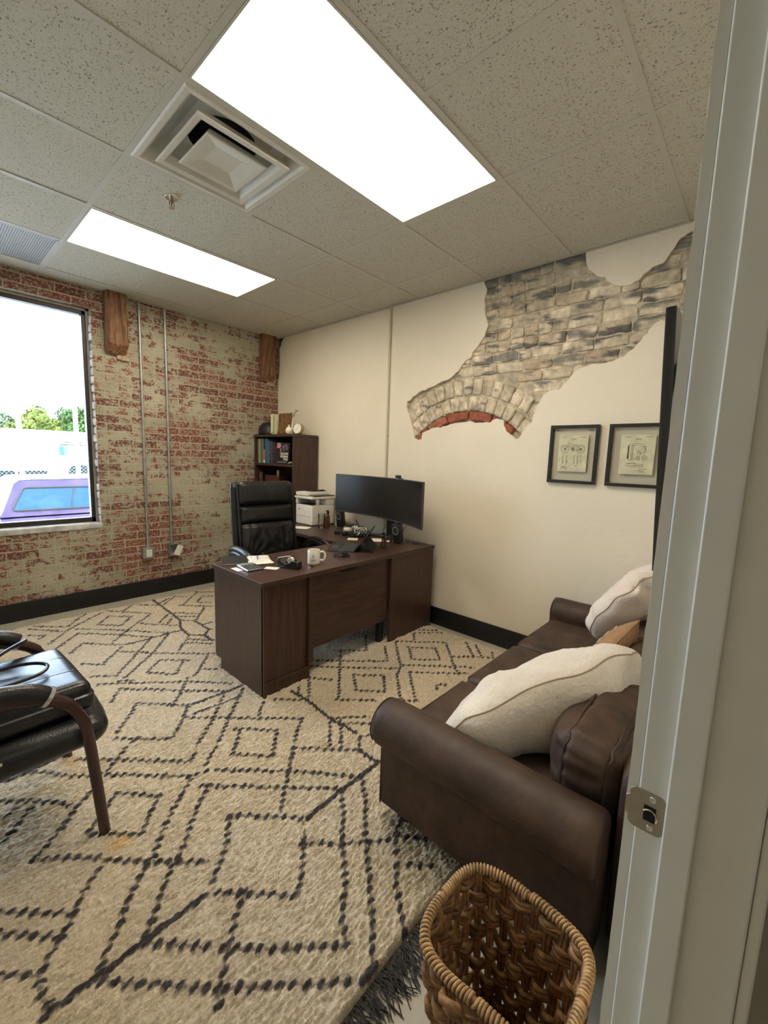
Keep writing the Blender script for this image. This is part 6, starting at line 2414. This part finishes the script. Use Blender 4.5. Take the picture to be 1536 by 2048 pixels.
# ------------------------------------------------------------------ outside the window
GZ = -.85
M_ASPH = mk('sunlit_pavement', (.62, .60, .56), .9, var=.08, scale=2)
bm = NB(); box(bm, -40, 60, .35, 90, GZ - .1, GZ)
struct('ground_outside', bm, M_ASPH, smooth=False)

M_PURP = mk('faded_maroon_truck_paint', (.075, .055, .135), .3, metal=.1, var=.35, scale=3, coat=.8)
M_TINT = mk('blue_tinted_glass', (.015, .07, .13), .06, spec=.8, coat=.4)
tk = thing('pickup_truck', 'maroon pickup truck with a camper shell parked outside the window', 'truck', (.6, 4.4, GZ))
TY0, TY1 = 3.50, 5.20
def roofed(bm, prof, y0, y1, inset=.14, top=.93):
    R = []
    n = 14
    for k in range(n + 1):
        s = k / n
        y = y0 + (y1 - y0) * s
        arch = 1 - abs(2 * s - 1) ** 3
        R.append([bm.verts.new((x, y + (inset * (1 if s < .5 else -1) * max(0, (z - .35) / (top - .35)) * (1 if abs(2 * s - 1) > .999 else .0)), z + (.010 * arch if z > .8 else 0))) for x, z in prof])
    for A, B in zip(R[:-1], R[1:]):
        for k in range(len(prof)):
            bm.faces.new([A[k], A[(k + 1) % len(prof)], B[(k + 1) % len(prof)], B[k]])
    bm.faces.new(R[0]); bm.faces.new(R[-1][::-1])
shell = [(-2.19, .395), (-2.155, .44), (-1.99, .86), (-1.93, .905), (-1.80, .915), (.18, .93), (.26, .91), (.30, .43), (.30, .395)]
bm = NB(); roofed(bm, shell, TY0, TY1)
cs = obj('camper_shell', bm, M_PURP, tk, world=True, bevel=.02)
def yat(z):
    return TY0 + .14 * max(0, (z - .35) / .58) - .006
def wpoly(bm, pts, off=0):
    bm.faces.new([bm.verts.new((x, yat(z) - off, z)) for x, z in pts])
bm = NB(); wpoly(bm, [(-2.02, .49), (-2.03, .52), (-1.90, .78), (-1.86, .80), (-.25, .80), (-.20, .76), (-.20, .49)], .004)
o = obj('side_window', bm, M_TINT, tk, world=True, smooth=False)
bm = NB()
tube(bm, [(x, yat(z) - .006, z) for x, z in ((-2.02, .49), (-2.03, .52), (-1.90, .785), (-1.86, .80), (-.25, .80), (-.20, .77), (-.20, .48), (-1.98, .48))], .014, 6, closed=True)
tube(bm, [(-1.35, yat(.49) - .006, .49), (-1.29, yat(.80) - .006, .80)], .009, 6)
obj('window_seal', bm, M_BLACK, o)
bm = NB()
rbox(bm, -.92, 4.35, .06, 2.55, 1.72, .66, r=.06, n=8)
obj('truck_bed', bm, M_PURP, tk, world=True)
bm = NB()
cab = [(.34, .30), (.42, .80), (.60, .86), (1.25, .86), (1.75, .45), (2.9, .35), (3.05, .10), (3.05, -.38), (.34, -.38)]
roofed(bm, cab, TY0, TY1, .12, .9)
o = obj('cab', bm, M_PURP, tk, world=True, bevel=.03)
bm = NB(); wpoly(bm, [(.50, .45), (.56, .76), (1.22, .78), (1.58, .46)], .006)
obj('cab_window', bm, M_TINT, o, smooth=False)
for x in (-1.35, 2.15):
    for y in (TY0 + .08, TY1 - .08):
        bm = NB(); lathe(bm, [(0, -.11), (.22, -.11), (.35, -.09), (.37, 0), (.35, .09), (.22, .11), (0, .11)], seg=28, M=TR(x, y, GZ + .37, rx=PI / 2))
        obj('wheel', bm, M_BLACK, tk, world=True)

# chain link fence
M_FENCE = mk('galvanised_fence_wire', (.22, .23, .23), .6)
fn = thing('chain_link_fence', 'low chain link fence across the lot behind the pickup truck', 'fence', (-.2, 9.0, GZ))
bm = NB()
FX0, FX1, FH = -3.2, 3.6, 2.0
s = .085
x = FX0 - FH
def seg_(bm, a, b_, r_=.0038):
    tube(bm, [a, b_], r_, 3, cap=False)
while x < FX1:
    a0 = max(0, FX0 - x); a1 = min(FH, FX1 - x)
    if a1 > a0:
        seg_(bm, (x + a0, 9, GZ + a0), (x + a1, 9, GZ + a1))
        seg_(bm, (x + a0, 9.01, GZ + FH - a0), (x + a1, 9.01, GZ + FH - a1))
    x += s
obj('wire_mesh', bm, M_FENCE, fn, world=True, angle=180)
for x in (-3.2, -1.3, .55, 3.6):
    bm = NB(); tube(bm, [(x, 9.03, GZ), (x, 9.03, GZ + FH + .08)], .03, 10)
    obj('fence_post', bm, M_FENCE, fn, world=True)
bm = NB(); tube(bm, [(FX0, 9.03, GZ + FH), (FX1, 9.03, GZ + FH)], .02, 8)
obj('top_rail', bm, M_FENCE, fn, world=True)

# white utility vehicle behind the fence
M_WCAR = mk('white_car_paint', (.72, .72, .72), .3, coat=.4, var=.03)
M_SHADE = mk('dark_rubber_steel_and_shade', (.010, .016, .016), .9, spec=.2)  # dark vehicle parts, and the painted shadow strip along the warehouse
cv = thing('parked_van', 'white boxy vehicle parked far behind the chain link fence', 'van', (3.6, 21, GZ))
bm = NB(); prism(bm, [(1.45, -.30), (1.45, .75), (1.50, 1.55), (1.62, 1.66), (6.4, 1.66), (6.4, -.30)], 'y', 20, 22)
obj('van_body', bm, M_WCAR, cv, world=True, bevel=.06)
bm = NB(); box(bm, 1.56, 1.90, 19.985, 20.02, 1.02, 1.44)
obj('van_window', bm, M_TINT, cv, world=True, smooth=False)
bm = NB()
for z in (1.50, 1.62):
    box(bm, 1.8 if z > 1.55 else 1.5, 3.0, 19.95, 19.99, z, z + .035)
obj('dark_rail', bm, M_SHADE, cv, world=True, smooth=False)
bm = NB(); prism(bm, [(1.85, -.30), (1.85, .2), (2.0, .52), (2.4, .62), (2.8, .45), (2.9, .0), (2.9, -.30)], 'y', 19.96, 20.0)
obj('wheel_arch', bm, M_SHADE, cv, world=True, smooth=False)
for x in (2.38, 5.4):
    bm = NB(); lathe(bm, [(0, -.11), (.28, -.11), (.46, -.09), (.46, .09), (0, .11)], seg=24, M=TR(x, 19.85, GZ + .46, rx=PI / 2))
    obj('wheel', bm, M_BLACK, cv, world=True)

# low white warehouse
bl = thing('warehouse', 'long low white building across the lot with a flat roof line', 'building', (2, 28, GZ))
bm = NB(); box(bm, -14, 20, 25, 34, GZ, 2.15)
obj('wall', bm, mk('white_render', (.80, .80, .78), .8, var=.04, scale=1), bl, world=True, smooth=False)
bm = NB(); box(bm, -6, 1.9, 24.9, 25, GZ + .1, .10)  # dark strip painted in for the shadow seen low behind the fence
obj('shadow_band', bm, M_SHADE, bl, world=True, smooth=False)
bm = NB(); box(bm, -14.2, 20.2, 24.8, 34.2, 2.15, 2.28)
obj('roof', bm, mk('grey_roof_edge', (.45, .45, .47), .7), bl, world=True, smooth=False)

# utility poles
M_POLE = mk('pale_sunlit_pole', (.70, .68, .65), .8)
for x, y, h, lab in ((.15, 19.5, 2.95, 'slim pale pole outside, left of the other in the window view'), (1.95, 18.5, 3.5, 'taller pale pole outside, next to the green tree')):
    t = thing('utility_pole', lab, 'pole', (x, y, GZ), 0)
    bm = NB(); tube(bm, [(0, 0, 0), (0, 0, h - GZ)], .09, 12)
    obj('pole', bm, M_POLE, t)
t = thing('overhead_wire', 'thin dark overhead wire crossing the sky outside', 'wire', (0, 16, 4.4))
bm = NB(); tube(bm, [(-9 + k * 2.0, 16, 5.55 - k * .14 - .10 * math.sin(PI * k / 9)) for k in range(10)], .016, 5)
obj('wire', bm, M_DGREY, t, world=True)

# trees
def leafmat(name, c1, c2):
    m, nt, b = nodes(name)
    v = coords(nt)
    n = add(nt, 'ShaderNodeTexNoise'); n.inputs['Scale'].default_value = 1.6; n.inputs['Detail'].default_value = 6
    nt.links.new(v, n.inputs['Vector'])
    r = ramp(nt, [(.3, c1), (.7, c2)]); nt.links.new(n.outputs[0], r.inputs[0]); nt.links.new(r.outputs[0], b.inputs['Base Color'])
    b.inputs['Roughness'].default_value = .8
    return m
LEAF = [leafmat('yellow_green_leaves', (.060, .085, .008), (.15, .175, .022)), leafmat('mid_green_leaves', (.022, .060, .008), (.060, .115, .018)), leafmat('dusty_green_leaves', (.06, .085, .04), (.12, .15, .085))]
def tree(x, y, z, R, m, label, seed):
    t = thing('tree', label, 'tree', (x, y, GZ), 0, None)
    bm = NB()
    tube(bm, [(0, 0, 0), (.1, 0, (z - GZ) * .6), (0, 0, z - GZ)], [.22, .16, .08], 8)
    obj('trunk', bm, mk('bark', (.10, .075, .05), .9), t)
    r_ = random.Random(seed)
    bm = NB()
    blobs = [(Vector((r_.gauss(0, R * .45), r_.gauss(0, R * .4), (z - GZ) + r_.gauss(0, R * .28))), R * r_.uniform(.28, .5)) for _ in range(26)]
    for c, rad in blobs:
        for k in range(330):
            d = Vector((r_.gauss(0, 1), r_.gauss(0, 1), r_.gauss(0, 1))).normalized()
            p = c + d * rad * r_.uniform(.75, 1.05)
            s_ = r_.uniform(.09, .16)
            n = (d + Vector((r_.uniform(-.6, .6), r_.uniform(-.6, .6), r_.uniform(-.6, .6)))).normalized()
            a = n.orthogonal().normalized(); b_ = n.cross(a)
            bm.faces.new([bm.verts.new(p + a * s_ * u + b_ * s_ * w) for u, w in ((-1, 0), (0, -.6), (1, 0), (0, .6))])
    obj('foliage', bm, m, t, smooth=False)
tree(6.6, 38, 3.2, 1.9, LEAF[1], 'bright green tree nearest the window frame on the right', 4)
tree(3.5, 38, 2.7, 1.3, LEAF[0], 'yellow green bushy tree in the middle of the window view', 5)
tree(5.0, 42, 3.1, 1.4, LEAF[0], 'golden green bushy tree just left of the taller pale pole', 6)
tree(1.7, 41, 2.9, 1.4, LEAF[2], 'pale dusty green tree at the left of the window view', 7)
tree(-1.2, 39, 2.3, 1.3, LEAF[2], 'hazy green tree outside the window at its left edge', 8)

# ------------------------------------------------------------------ light and camera
sun = bpy.data.lights.new('sun', 'SUN'); sun.energy = 6.5; sun.angle = .01; sun.color = (1, .96, .88)
so = link(bpy.data.objects.new('sun', sun))
so.rotation_euler = Vector((.35, .55, -.95)).to_track_quat('-Z', 'Y').to_euler()
w = bpy.data.worlds.new('sky'); bpy.context.scene.world = w; w.use_nodes = True
nt = w.node_tree
bg = nt.nodes['Background']
tc = nt.nodes.new('ShaderNodeTexCoord')
n = nt.nodes.new('ShaderNodeTexNoise'); n.inputs['Scale'].default_value = 2.2; n.inputs['Detail'].default_value = 5
nt.links.new(tc.outputs['Generated'], n.inputs['Vector'])
r = nt.nodes.new('ShaderNodeValToRGB')
r.color_ramp.elements[0].color = (.50, .72, 1.0, 1); r.color_ramp.elements[0].position = .35
r.color_ramp.elements[1].color = (.80, .90, 1.0, 1); r.color_ramp.elements[1].position = .6
nt.links.new(n.outputs[0], r.inputs[0]); nt.links.new(r.outputs[0], bg.inputs[0])
bg.inputs[1].default_value = 12.5
pl = bpy.data.lights.new('window_portal', 'AREA'); pl.shape = 'RECTANGLE'; pl.size = 1.66; pl.size_y = 1.76
pl.cycles.is_portal = True
po = link(bpy.data.objects.new('window_portal', pl)); po.location = ((WX0 + WX1) / 2, .17, (WZ0 + WZ1) / 2)
po.rotation_euler = (math.radians(-90), 0, 0)

cam = bpy.data.cameras.new('camera')
cam.sensor_fit = 'HORIZONTAL'; cam.sensor_width = 36; cam.lens = 843.0 / 1536 * 36
cam.clip_start = .02; cam.clip_end = 300
co = link(bpy.data.objects.new('camera', cam))
a, b, c = (math.radians(v) for v in (48.017, -7.299, 1.920))
f = Vector((math.cos(b) * math.sin(a), math.cos(b) * math.cos(a), math.sin(b)))
r0 = Vector((math.cos(a), -math.sin(a), 0)); u0 = r0.cross(f)
rt = r0 * math.cos(c) + u0 * math.sin(c); up = -r0 * math.sin(c) + u0 * math.cos(c)
M = Matrix((rt, up, -f)).transposed().to_4x4(); M.translation = Vector((-2.907, -4.344, 1.401))
co.matrix_world = M
sc = bpy.context.scene
sc.camera = co
sc.view_settings.view_transform = 'Standard'; sc.view_settings.look = 'None'
sc.view_settings.exposure = 0; sc.view_settings.gamma = 1
sc.view_settings.use_curve_mapping = False
